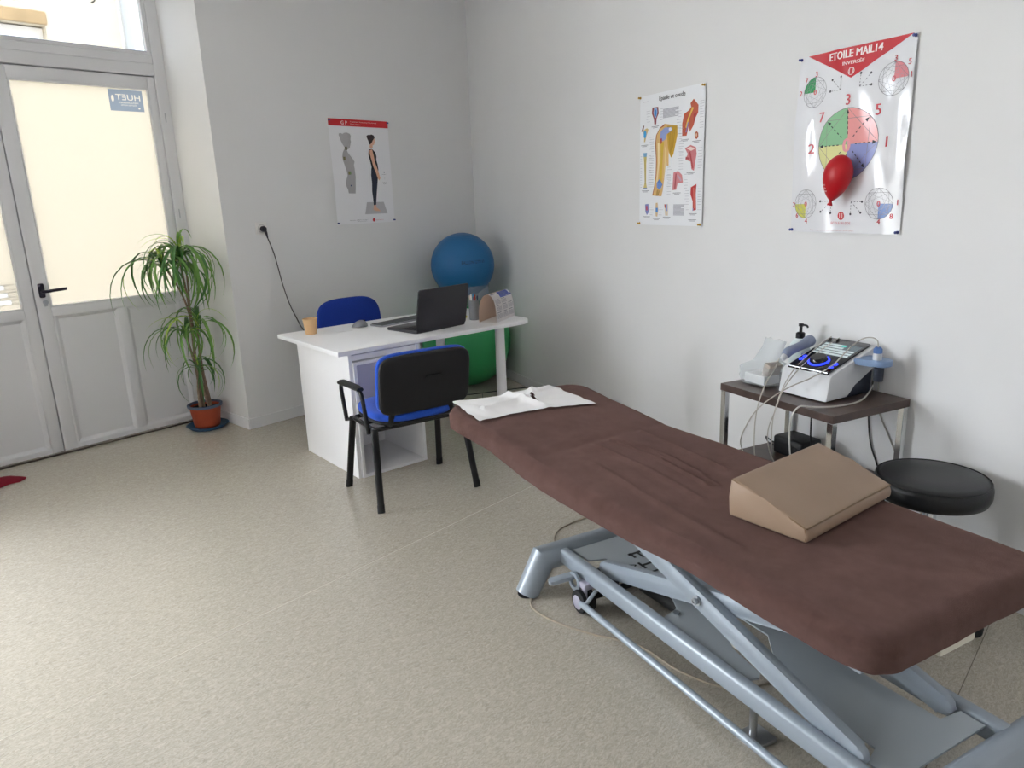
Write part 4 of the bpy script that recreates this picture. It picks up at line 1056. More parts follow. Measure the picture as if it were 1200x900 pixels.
# ------------------------------------------------------------------ treatment table   local x = towards the head end, -y = away from the near side
BA = math.radians(70.6)
BO = Vector((1.4482, 0.3653, 0)); BZ = 0.585
BED = Matrix.Translation(BO) @ Matrix.Rotation(BA, 4, 'Z')
def S(s, t, z): return Vector((s, -t, z))
bed = thing('treatment_table', 'hydraulic treatment table with brown towelling cover and grey scissor frame', 'treatment table', BO, BA)
def lerp_tab(tab, s):
    if s <= tab[0][0]: return tab[0][1]
    for (a, va), (b, vb) in zip(tab, tab[1:]):
        if s <= b: return va+(vb-va)*(s-a)/(b-a)
    return tab[-1][1]
def near_edge(s): return lerp_tab(((0, .060), (.3, .052), (.65, .036), (1.0, .014), (1.2, .004), (1.45, .012), (1.75, .010), (2.0, -.018), (2.2, -.028)), s)
def far_edge(s): return lerp_tab(((0, .800), (.6, .790), (1.2, .768), (1.48, .748), (1.8, .742), (2.2, .735)), s)
S0, S1 = 0.0, 2.165
# cover: a cloth grid folded over the rounded edges
bm = MB()
NS, NT = 230, 120
RB_ = 0.042
DROPX = 0.042
def fold(s, t):
    """cloth coordinate -> 3D point; the inner flat region is the outline shrunk by RB_"""
    ne, fe = near_edge(min(max(s, 0), S1))+RB_, far_edge(min(max(s, 0), S1))-RB_
    s_lo, s_hi = S0+RB_, S1-RB_
    # corner-rounded nearest point
    RC = 0.05 if s < 1 else 0.075
    cs = min(max(s, s_lo+RC), s_hi-RC); ct = min(max(t, ne+RC), fe-RC)
    v = Vector((s-cs, t-ct)); L_ = v.length
    if (s < s_lo+RC or s > s_hi-RC) and (t < ne+RC or t > fe-RC):
        d = L_-RC; dirn = v/L_ if L_ > 1e-6 else Vector((1, 0)); q = Vector((cs, ct))+dirn*RC
    else:
        qs = min(max(s, s_lo), s_hi); qt = min(max(t, ne), fe)
        w_ = Vector((s-qs, t-qt)); d = w_.length
        dirn = w_/d if d > 1e-6 else Vector((0, 0)); q = Vector((qs, qt))
        if d < 1e-6: d = -1
    z = BZ
    if d <= 0: return Vector((s, t)), z, 0.0, Vector((0, 0))
    d = min(d, RB_*PI/2+DROPX); a = d/RB_
    if a < PI/2:
        p = q+dirn*RB_*math.sin(a); z -= RB_*(1-math.cos(a))
    else:
        ex = d-RB_*PI/2; p = q+dirn*(RB_-0.10*max(0, ex)); z -= RB_+ex
    return p, z, d, dirn
EXT = RB_*PI/2+DROPX-RB_
def ridge(s, t, pts, w, h):
    best = 9
    for (a, b) in zip(pts, pts[1:]):
        a = Vector(a); b = Vector(b); ab = b-a; k = max(0, min(1, (Vector((s, t))-a).dot(ab)/ab.length_squared)); best = min(best, (a+ab*k-Vector((s, t))).length)
    return h*math.exp(-(best/w)**2)
grid = []
for i in range(NS+1):
    row = []
    for j in range(NT+1):
        # denser rows near the edges
        u, v = i/NS, j/NT
        s = (S0-EXT)+(S1-S0+2*EXT)*u
        ne, fe = near_edge(min(max(s, 0), S1)), far_edge(min(max(s, 0), S1))
        t = (ne-EXT)+(fe-ne+2*EXT)*v
        p, z, d, dirn = fold(s, t)
        s_, t_ = p.x, p.y
        if d <= 0:
            z += ridge(s, t, [(1.43, .40), (1.30, .415), (1.15, .425), (.88, .395)], .008, .010)+ridge(s, t, [(1.40, .44), (1.2, .475), (.95, .45)], .008, .009)+ridge(s, t, [(1.46, .58), (1.18, .565), (.95, .555)], .009, .008)+ridge(s, t, [(1.42, .32), (1.1, .33), (.8, .30)], .012, .006)+ridge(s, t, [(1.25, .20), (.9, .17), (.5, .16)], .015, .006)+ridge(s, t, [(1.3, .46), (1.05, .445), (.86, .43)], .007, .006)
            z += 0.0045*noise.noise(Vector((s*2.2, t*7, 0)))+0.002*noise.noise(Vector((s*9, t*16, 3)))
            z -= 0.005*math.exp(-((s-1.475-0.1*(t-.4))/0.03)**2)
        else:
            wob = 0.006*noise.noise(Vector((s*3.5, t*3.5, 7)))+0.003*noise.noise(Vector((s*11, t*11, 9)))
            s_ += dirn.x*wob; t_ += dirn.y*wob
            if d > RB_*PI/2: z += 0.012*noise.noise(Vector((s*2.5, t*2.5, 4)))
        # raised head section
        hs = max(0, (s_-1.475))
        z += 0.075*hs-0.012*max(0, s_-2.05)*8*0
        row.append(bm.verts.new(S(s_, t_, z)))
    grid.append(row)
for i in range(NS):
    for j in range(NT): bm.faces.new((grid[i][j], grid[i+1][j], grid[i+1][j+1], grid[i][j+1]))
def towel_material():
    mt = bpy.data.materials.new('brown_towelling'); mt.use_nodes = True; nt = mt.node_tree; b = nt.nodes['Principled BSDF']; N = nt.nodes.new; L = nt.links.new
    tc = N('ShaderNodeTexCoord')
    n1 = N('ShaderNodeTexNoise'); n1.inputs['Scale'].default_value = 8; n1.inputs['Detail'].default_value = 12; n1.inputs['Roughness'].default_value = 0.82
    L(tc.outputs['Object'], n1.inputs['Vector'])
    r = N('ShaderNodeValToRGB'); e = r.color_ramp.elements; e[0].position = .3; e[0].color = lin('#4a3632'); e[1].position = .72; e[1].color = lin('#6c524d')
    L(n1.outputs['Fac'], r.inputs['Fac']); L(r.outputs['Color'], b.inputs['Base Color'])
    b.inputs['Roughness'].default_value = 0.95; b.inputs['Specular IOR Level'].default_value = 0.1
    b.inputs['Sheen Weight'].default_value = 0.35; b.inputs['Sheen Roughness'].default_value = 0.45; b.inputs['Sheen Tint'].default_value = lin('#d8b0a8')
    n2 = N('ShaderNodeTexNoise'); n2.inputs['Scale'].default_value = 430; n2.inputs['Detail'].default_value = 5; n2.inputs['Roughness'].default_value = 0.7; L(tc.outputs['Object'], n2.inputs['Vector'])
    bp = N('ShaderNodeBump'); bp.inputs['Strength'].default_value = 0.8; bp.inputs['Distance'].default_value = 0.004
    L(n2.outputs['Fac'], bp.inputs['Height']); L(bp.outputs['Normal'], b.inputs['Normal'])
    return mt
m_towel = towel_material()
obj('towelling_cover', bm, m_towel, bed, smooth=70)
# padded deck under the cover (main and head section)
m_pad = M('ivory_leatherette', '#d6d0c4', 0.5)
bm = MB(); prism(bm, rrect(0.03, -0.735, 1.44, -0.085, 0.05), BZ-0.088, BZ-0.012, bev=0.012); obj('main_cushion', bm, m_pad, bed, smooth=40)
bm = MB(); prism(bm, rrect(1.475, -0.70, 2.12, -0.055, 0.08), -0.088, -0.016, mat=Matrix.Translation((0, 0, BZ)) @ Matrix.Translation((1.475, 0, 0)) @ Matrix.Rotation(-math.atan(0.07), 4, 'Y') @ Matrix.Translation((-1.475, 0, 0)), bev=0.012); obj('head_cushion', bm, m_pad, bed, smooth=40)
# upper frame
bm = MB()
for t in (0.21, 0.56): box(bm, (0.06, -t-0.02, BZ-0.130), (1.42, -t+0.02, BZ-0.089), 0.004)
for s in (0.10, 0.70, 1.36): box(bm, (s-0.02, -0.60, BZ-0.130), (s+0.02, -0.12, BZ-0.0895), 0.004)
obj('upper_frame', bm, m_grey_paint, bed, smooth=40)
bm = MB(); box(bm, (0.012, -0.45, BZ-0.115), (0.04, -0.31, BZ-0.070), 0.006); obj('label_plate', bm, M('cream_plate', '#d8d4c6', 0.5), bed)
# base: bent tubes at both ends
RT = 0.051
for s, hgt in ((1.468, 0.136), (-0.050, 0.136)):
    bm = MB()
    mitre_tube(bm, [(s, -0.018, 0.0), (s, -0.092, hgt), (s, -0.688, hgt), (s, -0.762, 0.0)], RT, 28)
    for v in bm.verts:
        if v.co.z < 0.0 or (v.co.z < 0.03 and abs(v.co.y+0.39) > 0.30): pass
    # flat feet on the floor
    for v in bm.verts: v.co.z = max(v.co.z, 0.004)
    bt = obj('cross_tube', bm, m_grey_paint, bed, smooth=45)
    for y in (-0.012, -0.768):
        bm = MB(); lathe(bm, [(0, 0), (0.034, 0.0), (0.036, 0.005), (0, 0.005)], 20, (s, y, 0)); obj('foot_pad', bm, m_rubber, bt, smooth=40)
for t in (0.170, 0.605):
    bm = MB(); box(bm, (-0.03, -t-0.021, 0.112), (1.435, -t+0.021, 0.178), 0.014, seg=3); obj('base_rail', bm, m_grey_paint, bed, smooth=40)
# cover plate with cut-outs
bm = MB()
poly = [(1.415, -.575), (1.415, -.205), (1.31, -.205), (1.30, -.225), (1.285, -.270), (1.20, -.29), (1.13, -.29), (1.10, -.30), (.93, -.30), (.87, -.27), (.85, -.195), (.47, -.195), (.462, -.225), (.475, -.243), (.60, -.262), (.74, -.335), (.775, -.37), (.74, -.41), (.60, -.41), (.50, -.33), (.43, -.285), (.115, -.262), (.095, -.205), (.02, -.205), (.02, -.575), (.085, -.575), (.095, -.50), (.50, -.49), (1.16, -.49), (1.20, -.575)]
prism(bm, poly, 0.160, 0.166); cover = obj('cover_plate', bm, m_grey_paint_b, bed)
bm = MB()
def plf(cs, ct): return lambda x, y: S(cs-x, ct+y, 0.1668)
def stencil(bm, s, cs, ct, h, w):
    put_text(bm, s, plf(cs, ct), width=w, height=h)
    # serifs
stencil(bm, 'F', 1.240, .400, .080, .050); stencil(bm, 'I', 1.165, .388, .070, .013); stencil(bm, 'R', 1.085, .400, .080, .055)
for (s_, t_, w_) in ((1.247, .372, .042), (1.165, .354, .050), (1.165, .422, .050)):
    q = [bm.verts.new(S(s_+a*w_/2, t_+b*.006, .1668)) for a, b in ((-1, -1), (1, -1), (1, 1), (-1, 1))]; bm.faces.new(q)
stencil(bm, 'AXI', 1.150, .322, .034, .105)
obj('stencil_letters', bm, m_black, cover)
bm = MB(); lathe(bm, [(0, 0), (.012, 0), (.012, .006), (0, .006)], 14, (.845, -.245, .1662)); obj('bolt_head', bm, m_chrome, bed, smooth=40)
bm = MB(); box(bm, (1.20, -.275, .07), (1.29, -.225, .135), .006); tube(bm, [(1.25, -.25, .13), (1.20, -.275, .155)], .008, 8); obj('lock_mechanism', bm, m_black_plastic, bed, smooth=40)
# lift motor under the deck
bm = MB(); tube(bm, [S(1.15, .36, .095), S(.80, .36, .105)], 0.034, 16); obj('lift_motor', bm, m_black_plastic, bed, smooth=40)
bm = MB(); tube(bm, [S(.80, .36, .105), S(.52, .36, .115)], 0.020, 16); obj('motor_rod', bm, M('ivory_plastic', '#dcd9cf', 0.4), bed, smooth=40)
# scissor arms: flat-oval bars, near and far pair
def bar(bm, a, b, h, w, bev=0.012):
    a = Vector(a); b = Vector(b); d = b-a; L_ = d.length; ang = math.atan2(d.z, d.x)
    T = Matrix.Translation(a) @ Matrix.Rotation(-ang, 4, 'Y')
    prism(bm, rrect(-h*0.5, -h/2, L_+h*0.5, h/2, h*0.48, 6), -w/2, w/2, mat=T @ Matrix.Rotation(PI/2, 4, 'X'), bev=min(bev, w*0.35))
for t, lab in ((0.0, 'near'), (1.0, 'far')):
    y1 = -0.203 if t == 0 else -0.560
    y2 = -0.238 if t == 0 else -0.520
    bm = MB(); bar(bm, (0.125, y1, 0.172), (1.08, y1, 0.420), 0.062, 0.030); obj('scissor_arm', bm, m_grey_paint, bed, smooth=40)
    bm = MB(); bar(bm, (1.235, y2, 0.156), (0.20, y2, 0.445), 0.062, 0.030); obj('scissor_arm', bm, m_grey_paint, bed, smooth=40)
    sgn = 1 if t == 0 else -1
    bm = MB(); lathe(bm, [(0, 0), (.016, 0), (.016, .006), (.011, .006), (.011, .018), (.006, .018), (.006, .014), (0, .014)], 16, (0.685, y1+sgn*0.0152, 0.317), mat=Matrix.Rotation(-sgn*PI/2, 4, 'X')); obj('pivot_bolt', bm, m_steel, bed, smooth=40)
bm = MB()
for s, z in ((1.08, 0.42), (0.20, 0.432)): tube(bm, [(s, -0.20, z), (s, -0.575, z)], 0.016, 12)
tube(bm, [(1.235, -0.225, 0.142), (1.235, -0.535, 0.142)], 0.012, 12)
obj('cross_shaft', bm, m_steel, bed, smooth=40)
# transport wheels, pedal and push rod on the near side
for (s, t) in ((1.245, .140), (1.245, .635)):
    bm = MB()
    for dy in (-0.019, 0.019): lathe(bm, [(0, -.013), (.028, -.013), (.044, -.008), (.046, .0), (.044, .008), (.034, .013), (0, .013)], 24, (s, -t+dy, 0.0465), mat=Matrix.Rotation(PI/2, 4, 'X'))
    wh = obj('transport_wheel', bm, m_rubber, bed, smooth=40)
    bm = MB()
    lathe(bm, [(0, -.034), (.026, -.034), (.028, -.0325), (0, -.0325)], 20, (s, -t, 0.0465), mat=Matrix.Rotation(-PI/2, 4, 'X')); lathe(bm, [(0, -.034), (.026, -.034), (.028, -.0325), (0, -.0325)], 20, (s, -t, 0.0465), mat=Matrix.Rotation(PI/2, 4, 'X'))
    obj('wheel_disc', bm, m_hub, wh, smooth=40)
    bm = MB(); box(bm, (s-.018, -t-.0055, .04), (s+.018, -t+.0055, .125), .004); box(bm, (s-.028, -t-.05, .100), (s+.028, -t+.014, .125), .004); obj('wheel_bracket', bm, m_hub, wh)
bm = MB(); prism(bm, rrect(0, -.018, .115, .018, .012), -.008, .008, mat=Matrix.Translation((1.300, -0.145, 0.128)) @ Matrix.Rotation(math.radians(75), 4, 'Z') @ Matrix.Rotation(math.radians(8), 4, 'Y'), bev=.003)
pdl = obj('wheel_pedal', bm, m_grey_paint, bed, smooth=40)
bm = MB(); lathe(bm, [(.022, -.005), (.038, -.005), (.038, .005), (.022, .005), (.022, -.005)], 20, (1.290, -.128, .108), mat=Matrix.Rotation(PI/2, 4, 'X')); obj('pedal_bracket', bm, m_grey_paint, pdl, smooth=40)
bm = MB(); tube(bm, [S(1.225, .112, .052), S(0.02, .112, .052)], 0.013, 16); tube(bm, [S(1.20, .112, .052), S(1.20, .165, .10)], 0.008, 8); tube(bm, [S(.06, .112, .052), S(.06, .165, .115)], 0.008, 8); obj('pedal_rod', bm, m_grey_paint, bed, smooth=45)
bm = MB(); box(bm, S(1.235, .60, .048)-Vector((.012, 0, 0)), S(1.235, .17, .060)+Vector((.012, 0, 0))); obj('axle_bar', bm, m_black_metal, bed)
bm = MB(); tube(bm, [S(.43, .175, .012), S(.43, .175, .113)], 0.012, 12); box(bm, (.385, -.225, 0.0), (.465, -.140, .014), .003); obj('adjusting_foot', bm, m_steel, bed, smooth=40)

# paper sheet with a face slit on the head end
def zbed(s): return BZ+0.075*max(0, s-1.475)
bm = MB(); NU, NV = 44, 60; g = [[None]*(NV+1) for _ in range(NU+1)]
for i in range(NU+1):
    for j in range(NV+1):
        u, v = i/NU, j/NV                      # u from the front edge to the head edge, v from near to far side
        f0 = 1.865+0.020*math.sin(v*PI)+0.010*noise.noise(Vector((v*9, 1, 0)))-0.055*v**2
        f1 = 2.150+0.010*noise.noise(Vector((v*8, 5, 0)))-0.03*math.sin(v*PI)
        s = f0+(f1-f0)*u
        n0 = 0.030+0.010*noise.noise(Vector((u*6, 2, 0))); n1 = 0.600+0.012*noise.noise(Vector((u*7, 4, 0)))-0.05*u
        t = n0+(n1-n0)*v
        z = zbed(s)+0.009+0.012*abs(noise.noise(Vector((s*6, t*7, 2))))+0.007*noise.noise(Vector((s*16, t*14, 5)))
        z += 0.018*math.exp(-((t-.40-0.5*(s-2.05))/.022)**2)*max(0, min(1, (s-1.98)/.08))+0.018*math.exp(-((t-.33+0.35*(s-2.0))/.018)**2)+0.008*math.exp(-(((t-.36)/.08)**2+((s-2.13)/.05)**2))
        z += 0.012*math.exp(-((s-1.97-0.15*t)/.02)**2)*(t > .1)
        e = min(u, 1-u, v, 1-v)
        z = zbed(s)+0.008+(z-zbed(s)-0.008)*min(1, e*9+.25)
        g[i][j] = bm.verts.new(S(s, t, z))
for i in range(NU):
    for j in range(NV):
        sv = (g[i][j].co+g[i+1][j+1].co)/2
        a_ = Vector((sv.x-1.995, -sv.y-.375)); c_ = a_.x*math.cos(.2)+a_.y*math.sin(.2); d_ = -a_.x*math.sin(.2)+a_.y*math.cos(.2)
        if (c_/.045)**2+(d_/.010)**2 < 1: continue
        bm.faces.new((g[i][j], g[i+1][j], g[i+1][j+1], g[i][j+1]))
o = tag(obj('paper_sheet', bm, M('soft_white_tissue', '#f6f5f6', 0.85, bump=0.15, bscale=150), smooth=35), 'crumpled white paper sheet with face slit on the table head end', 'paper sheet')
o.matrix_world = BED

# tan wedge cushion on the table
WO = BED @ S(0.655, 0.262, BZ+0.0065)
wd_ang = BA
wd = thing('wedge_cushion', 'tan leatherette wedge cushion lying on the brown table cover', 'cushion', (0, 0, 0), 0)
wd.matrix_world = BED @ Matrix.Translation(S(0.568, 0.53, BZ+0.007)) @ Matrix.Rotation(math.radians(9), 4, 'Z')
bm = MB()
# local x along bed (high side +x), y across
hx, hy = 0.128, 0.240
def wz_(x): return 0.045+0.078*((x+hx)/(2*hx))
nx, ny = 14, 20
prof = [(-hx, 0.0), (hx, 0.0), (hx+0.004, wz_(hx)*0.5), (hx-0.004, wz_(hx)), (0, wz_(0)+0.006), (-hx+0.004, wz_(-hx)), (-hx-0.004, 0.022)]
vs0 = [bm.verts.new((x, -hy, z)) for x, z in prof]; vs1 = [bm.verts.new((x, hy, z)) for x, z in prof]
fs = [bm.faces.new(vs0), bm.faces.new(vs1)]
for i in range(len(prof)): fs.append(bm.faces.new((vs0[i], vs0[(i+1) % len(prof)], vs1[(i+1) % len(prof)], vs1[i])))
bmesh.ops.bevel(bm, geom=list(bm.edges), offset=0.010, segments=3, affect='EDGES', profile=0.5)
bmesh.ops.subdivide_edges(bm, edges=[e for e in bm.edges if e.calc_length() > 0.1], cuts=8, use_grid_fill=True)
for v in bm.verts:
    if v.co.z > 0.03 and abs(v.co.y) < hy-0.02 and abs(v.co.x) < hx-0.015: v.co.z += 0.003*noise.noise(Vector((v.co.x*9, v.co.y*5, 2)))
obj('wedge_body', bm, m_tan, wd, smooth=50)
bm = MB()
for sy in (-1, 1):
    tube(bm, [(hx-0.006, sy*(hy-0.004), wz_(hx)-0.006), (0, sy*(hy-0.004), wz_(0)), (-hx+0.008, sy*(hy-0.004), wz_(-hx)-0.003)], 0.0028, 6)
    tube(bm, [(-hx+0.008, sy*(hy-0.003), wz_(-hx)-0.003), (-hx+0.004, sy*(hy-0.003), 0.008)], 0.0025, 6)
tube(bm, [(-hx+0.003, -hy+0.006, wz_(-hx)-0.002), (-hx+0.003, hy-0.006, wz_(-hx)-0.002)], 0.0028, 6)
obj('piping', bm, m_tan_seam, wd, smooth=60)

# mains lead of the treatment table
bm = MB(); tube(bm, smooth_path([(2.80, 1.95, .004), (2.67, 1.98, .004), (2.50, 2.00, .004), (2.415, 1.975, .004), (2.36, 1.93, .004), (2.30, 1.86, .004), (2.10, 1.77, .004), (1.965, 1.72, .004), (1.885, 1.665, .004), (1.862, 1.55, .004), (1.88, 1.39, .004), (1.93, 1.21, .004), (1.895, 1.03, .004), (1.915, .87, .004), (2.02, .78, .004), (2.10, .80, .004)]), 0.004, 6)
tag(obj('floor_lead', bm, M('beige_lead', '#a89c8c', 0.5), smooth=60), 'thin beige lead running over the floor under the treatment table', 'cable')

# ------------------------------------------------------------------ stool
st_ = thing('swivel_stool', 'round black padded stool with chrome column beside the side table', 'stool', (2.835, 0.54, 0))
bm = MB(); lathe(bm, [(0, .432), (.165, .432), (.184, .440), (.192, .462), (.192, .490), (.184, .508), (.160, .516), (.08, .519), (0, .520)], 48); obj('seat', bm, m_black_leather, st_, smooth=50)
bm = MB(); lathe(bm, [(.1855, .506), (.1875, .509), (.1855, .512), (.183, .510)], 48); obj('piping', bm, m_black_leather, st_, smooth=50)
bm = MB(); lathe(bm, [(0, .424), (.10, .424), (.10, .4318), (0, .4318)], 24); obj('seat_plate', bm, m_black_metal, st_, smooth=40)
bm = MB(); lathe(bm, [(0, .085), (.030, .085), (.030, .26), (.027, .28), (.027, .38), (.024, .392), (.024, .424), (0, .424)], 24); obj('column', bm, m_chrome, st_, smooth=40)
bm = MB(); tube(bm, round_path([(0.02, 0.01, .415), (-0.08, 0.17, .415), (-0.085, 0.20, .408)], .02), .006, 8); lv = obj('height_lever', bm, m_chrome, st_, smooth=40)
bm = MB(); tube(bm, [(-0.07, 0.155, .413), (-0.09, 0.225, .405)], .011, 10); obj('lever_grip', bm, m_black_plastic, lv, smooth=40)
for k in range(5):
    a = 2*PI*k/5-2.09; dx, dy = math.cos(a), math.sin(a)
    bm = MB(); tube(bm, [(dx*.02, dy*.02, .105), (dx*.15, dy*.15, .088), (dx*.235, dy*.235, .074)], [.022, .017, .013], 10); sp = obj('base_spoke', bm, m_chrome, st_, smooth=40)
    bm = MB(); T = Matrix.Rotation(a+.6, 4, 'Z') @ Matrix.Rotation(PI/2, 4, 'X')
    lathe(bm, [(0, -.022), (.024, -.022), (.027, -.015), (.027, -.004), (.010, -.003), (.010, .003), (.027, .004), (.027, .015), (.024, .022), (0, .022)], 20, (dx*.235, dy*.235, .027), mat=T); tube(bm, [(dx*.235, dy*.235, .05), (dx*.235, dy*.235, .078)], .006, 8); obj('caster', bm, m_rubber, sp, smooth=40)

# ------------------------------------------------------------------ side table with the therapy unit   local x along the right wall, -y into the room
TO = CORNER.copy()
def wthing(name, label, cat, b=0.0, n=0.0, z=0.0, group=None): return thing(name, label, cat, WB(b, n, z), B_ANG, group)
tb = wthing('side_table', 'small dark wood side table with chrome legs against the right wall', 'table', 4.058, 0.235)
TZ = 0.70; hw_, hd_ = 0.308, 0.220
bm = MB(); box(bm, (-hw_, -hd_, TZ-0.032), (hw_, hd_, TZ), 0.002); obj('table_top', bm, m_wood, tb)
for sx_ in (-1, 1):
    for sy_ in (-1, 1):
        bm = MB(); x = sx_*(hw_-0.016); y = sy_*(hd_-0.016); box(bm, (x-.0135, y-.0135, 0.0), (x+.0135, y+.0135, TZ-0.032), .002); obj('leg', bm, m_chrome, tb)
bm = MB(); box(bm, (-hw_+.0032, -hd_+.03, .335), (hw_-.0032, hd_-.03, .36), .002); obj('lower_shelf', bm, m_wood, tb)
bx = wthing('power_box', 'black foot switch box on the lower shelf of the side table', 'box', 3.94, 0.16, 0.3605)
bm = MB(); box(bm, (-.085, -.065, 0), (.085, .065, .085), .014, seg=3); obj('box_body', bm, m_black_plastic, bx, smooth=40)
bm = MB(); box(bm, (-.06, -.0665, .02), (.06, -.0645, .06), .0008); obj('front_plate', bm, m_black_metal, bx)
bm = MB(); tube(bm, smooth_path([(-.087, -.03, .02), (-.12, -.05, .03), (-.15, -.04, .05), (-.15, -.0, .02), (-.13, .03, .005)]), .003, 6); obj('lead', bm, m_dark_cable, bx, smooth=60)

# therapy unit
un = wthing('ultrasound_unit', 'grey ultrasound therapy unit with sloped black screen on the side table', 'therapy device', 4.105, 0.20, TZ)
un.rotation_euler = (0, 0, B_ANG+math.radians(4))
m_ulight = M('light_grey_casing', '#d2d4d8', 0.35); m_udark = M('slate_casing', '#2b3140', 0.4); m_ublack = M('gloss_black_panel', '#1d1a1c', 0.12)
XW = 0.118
def zt(y): return 0.108+(y+0.135)*0.31      # sloped top, y from -0.135 (front) to 0.155
bm = MB()
side = [(-.150, .006), (-.135, .100), (-.120, .108+.005), (.155, zt(.155)), (.165, zt(.155)-.02), (.150, .105), (.02, .055), (-.005, .03), (-.02, .006)]
YZ = Matrix(((0, 0, 1, 0), (1, 0, 0, 0), (0, 1, 0, 0), (0, 0, 0, 1)))
prism(bm, side, -XW, XW, mat=YZ, bev=.006); obj('casing', bm, m_ulight, un, smooth=40)
bm = MB(); prism(bm, [(-.03, .0), (-.01, .034), (.02, .060), (.148, .110), (.140, .0)], -XW+.012, XW-.008, mat=YZ, bev=.004); obj('rear_casing', bm, m_udark, un, smooth=40)
bm = MB(); prism(bm, [(.02, .060), (.152, .112), (.158, .160), (.09, .138), (.045, .095)], -XW-.0025, XW+.0025, mat=YZ, bev=.001); obj('side_trim', bm, m_udark, un, smooth=40) if False else bm.free()
sl = math.atan(0.31)
PT = Matrix.Translation((0, -0.120, zt(-.120)+.0055)) @ Matrix.Rotation(sl, 4, 'X')
bm = MB(); prism(bm, rrect(-.098, 0, .098, .276, .008), -.002, .003, mat=PT, bev=.001); panel = obj('control_panel', bm, m_ublack, un, smooth=40)
bm = MB(); prism(bm, [(-.098, -.036), (.098, -.036), (.098, .0), (-.098, .0)], -.002, .002, mat=Matrix.Translation((0, -.1205, zt(-.120)+.0055)) @ Matrix.Rotation(math.radians(78), 4, 'X'), bev=.0008); obj('panel_lip', bm, m_ublack, un, smooth=40)
bm = MB(); box(bm, (-.094, -.0005, .0012), (.094, .0022, .0042), mat=Matrix.Translation((0, -.1235, zt(-.120)+.003)) @ Matrix.Rotation(math.radians(-10), 4, 'X')); obj('silver_strip', bm, m_steel, un)
m_scr = M('screen_glow', '#2c3438', 0.15, emit='#76868c', estr=0.2); m_scrw = M('screen_rows', '#a9b6b8', 0.3, emit='#c5d0d2', estr=0.15); m_scrt = M('screen_teal', '#49a79c', 0.3, emit='#49a79c', estr=0.4)
bm = MB(); prism(bm, [(-.085, .130), (.085, .130), (.085, .235), (-.085, .235)], .003, .0036, mat=PT, mi=0)
for r_ in range(5):
    y0 = .134+r_*.020; prism(bm, [(-.082, y0), (.020 if r_ > 2 else .082, y0), (.020 if r_ > 2 else .082, y0+.014), (-.082, y0+.014)], .0036, .0039, mat=PT, mi=1)
prism(bm, [(.0, .212), (.022, .212), (.022, .226), (.0, .226)], .0039, .0042, mat=PT, mi=2)
obj('screen', bm, [m_scr, m_scrw, m_scrt], panel)
m_led = M('blue_led', '#2a3cf0', 0.3, emit='#2436ff', estr=0.9)
bm = MB(); lathe(bm, [(0, .0), (.037, .0), (.034, .018), (.030, .022), (0, .023)], 28, mat=PT @ Matrix.Translation((.0, .070, .004))); kn = obj('dial', bm, m_ublack, panel, smooth=40)
bm = MB(); lathe(bm, [(.038, .0), (.044, .0), (.043, .005), (.038, .006), (.038, 0)], 28, mat=PT @ Matrix.Translation((0, .070, .0032))); obj('dial_glow_ring', bm, m_led, kn, smooth=40) if False else obj('dial_glow_ring', bm, m_led, panel, smooth=40)
for (x, y) in ((-.080, .060), (-.080, .085), (.080, .038), (.080, .068)):
    bm = MB(); lathe(bm, [(0, .004), (.0, .004), (.0095, .003), (.010, 0)], 18, mat=PT @ Matrix.Translation((x, y, .003))); obj('lit_button', bm, m_led, panel, smooth=40)
m_hold = M('steel_blue_plastic', '#7d96ba', 0.4)
for sgn in (1, -1):
    bm = MB(); T = Matrix.Translation((sgn*(XW-.004), .06, .150)) if sgn > 0 else Matrix.Translation((-(XW-.004), .045, .128))
    pl_ = [(0, -.05), (sgn*.06, -.03)] + [(sgn*.085+sgn*.035*math.cos(a), .012+.042*math.sin(a)) for a in [(-PI/2+PI*k/8) for k in range(9)]] + [(sgn*.02, .06), (0, .05)]
    if sgn < 0: pl_ = [(0, -.04), (-.03, -.03), (-.03, .04), (0, .05)]
    prism(bm, pl_, -.012, .014, mat=T, bev=.004); obj('probe_holder', bm, m_hold, un, smooth=40)
bm = MB()
for x in (-.09, .09):
    for y in (-.12, .12): lathe(bm, [(0, .0), (.009, .0), (.009, .007), (0, .007)], 12, (x, y if y > 0 else -.10, 0))
obj('rubber_feet', bm, m_rubber, un)

# probes and their leads
def lead(parent_root, pts, r=.0033, name='lead', mt=None):
    inv = parent_root.matrix_basis.inverted() if False else None
    pass
def wlead(root, pts, r, mt, name='lead'):
    """points in the wall frame (along, -into room, height) -> child of root"""
    Mi = (Matrix.Translation(root.location) @ Matrix.Rotation(root.rotation_euler.z, 4, 'Z')).inverted()
    bm = MB(); tube(bm, smooth_path([Mi @ WB(b, -n, z) for b, n, z in pts]), r, 6); return obj(name, bm, mt, root, smooth=60)
m_probe = M('blue_grey_probe', '#828ba2', 0.45)
h1 = wthing('ultrasound_probe', 'blue grey hand probe lying along the left side of the therapy unit', 'probe', 3.985, 0.235, 0.8745)
h1.rotation_euler = (0, 0, B_ANG+math.radians(4))
bm = MB(); tube(bm, smooth_path([(-.012, -.075, -.026), (-.012, -.05, -.010), (-.008, .0, .002), (-.004, .045, .014), (0.0, .085, .030)], 5), [.016, .018, .020, .0205, .021, .021, .0205, .020, .0195, .019, .019, .019, .0195, .020, .021, .023, .025, .026, .025, .022, .014], 16); obj('handle', bm, m_probe, h1, smooth=60)
bm = MB(); tube(bm, [(-.012, -.095, -.042), (-.012, -.074, -.026)], [.010, .0145], 12); obj('cable_collar', bm, m_ulight, h1, smooth=40)
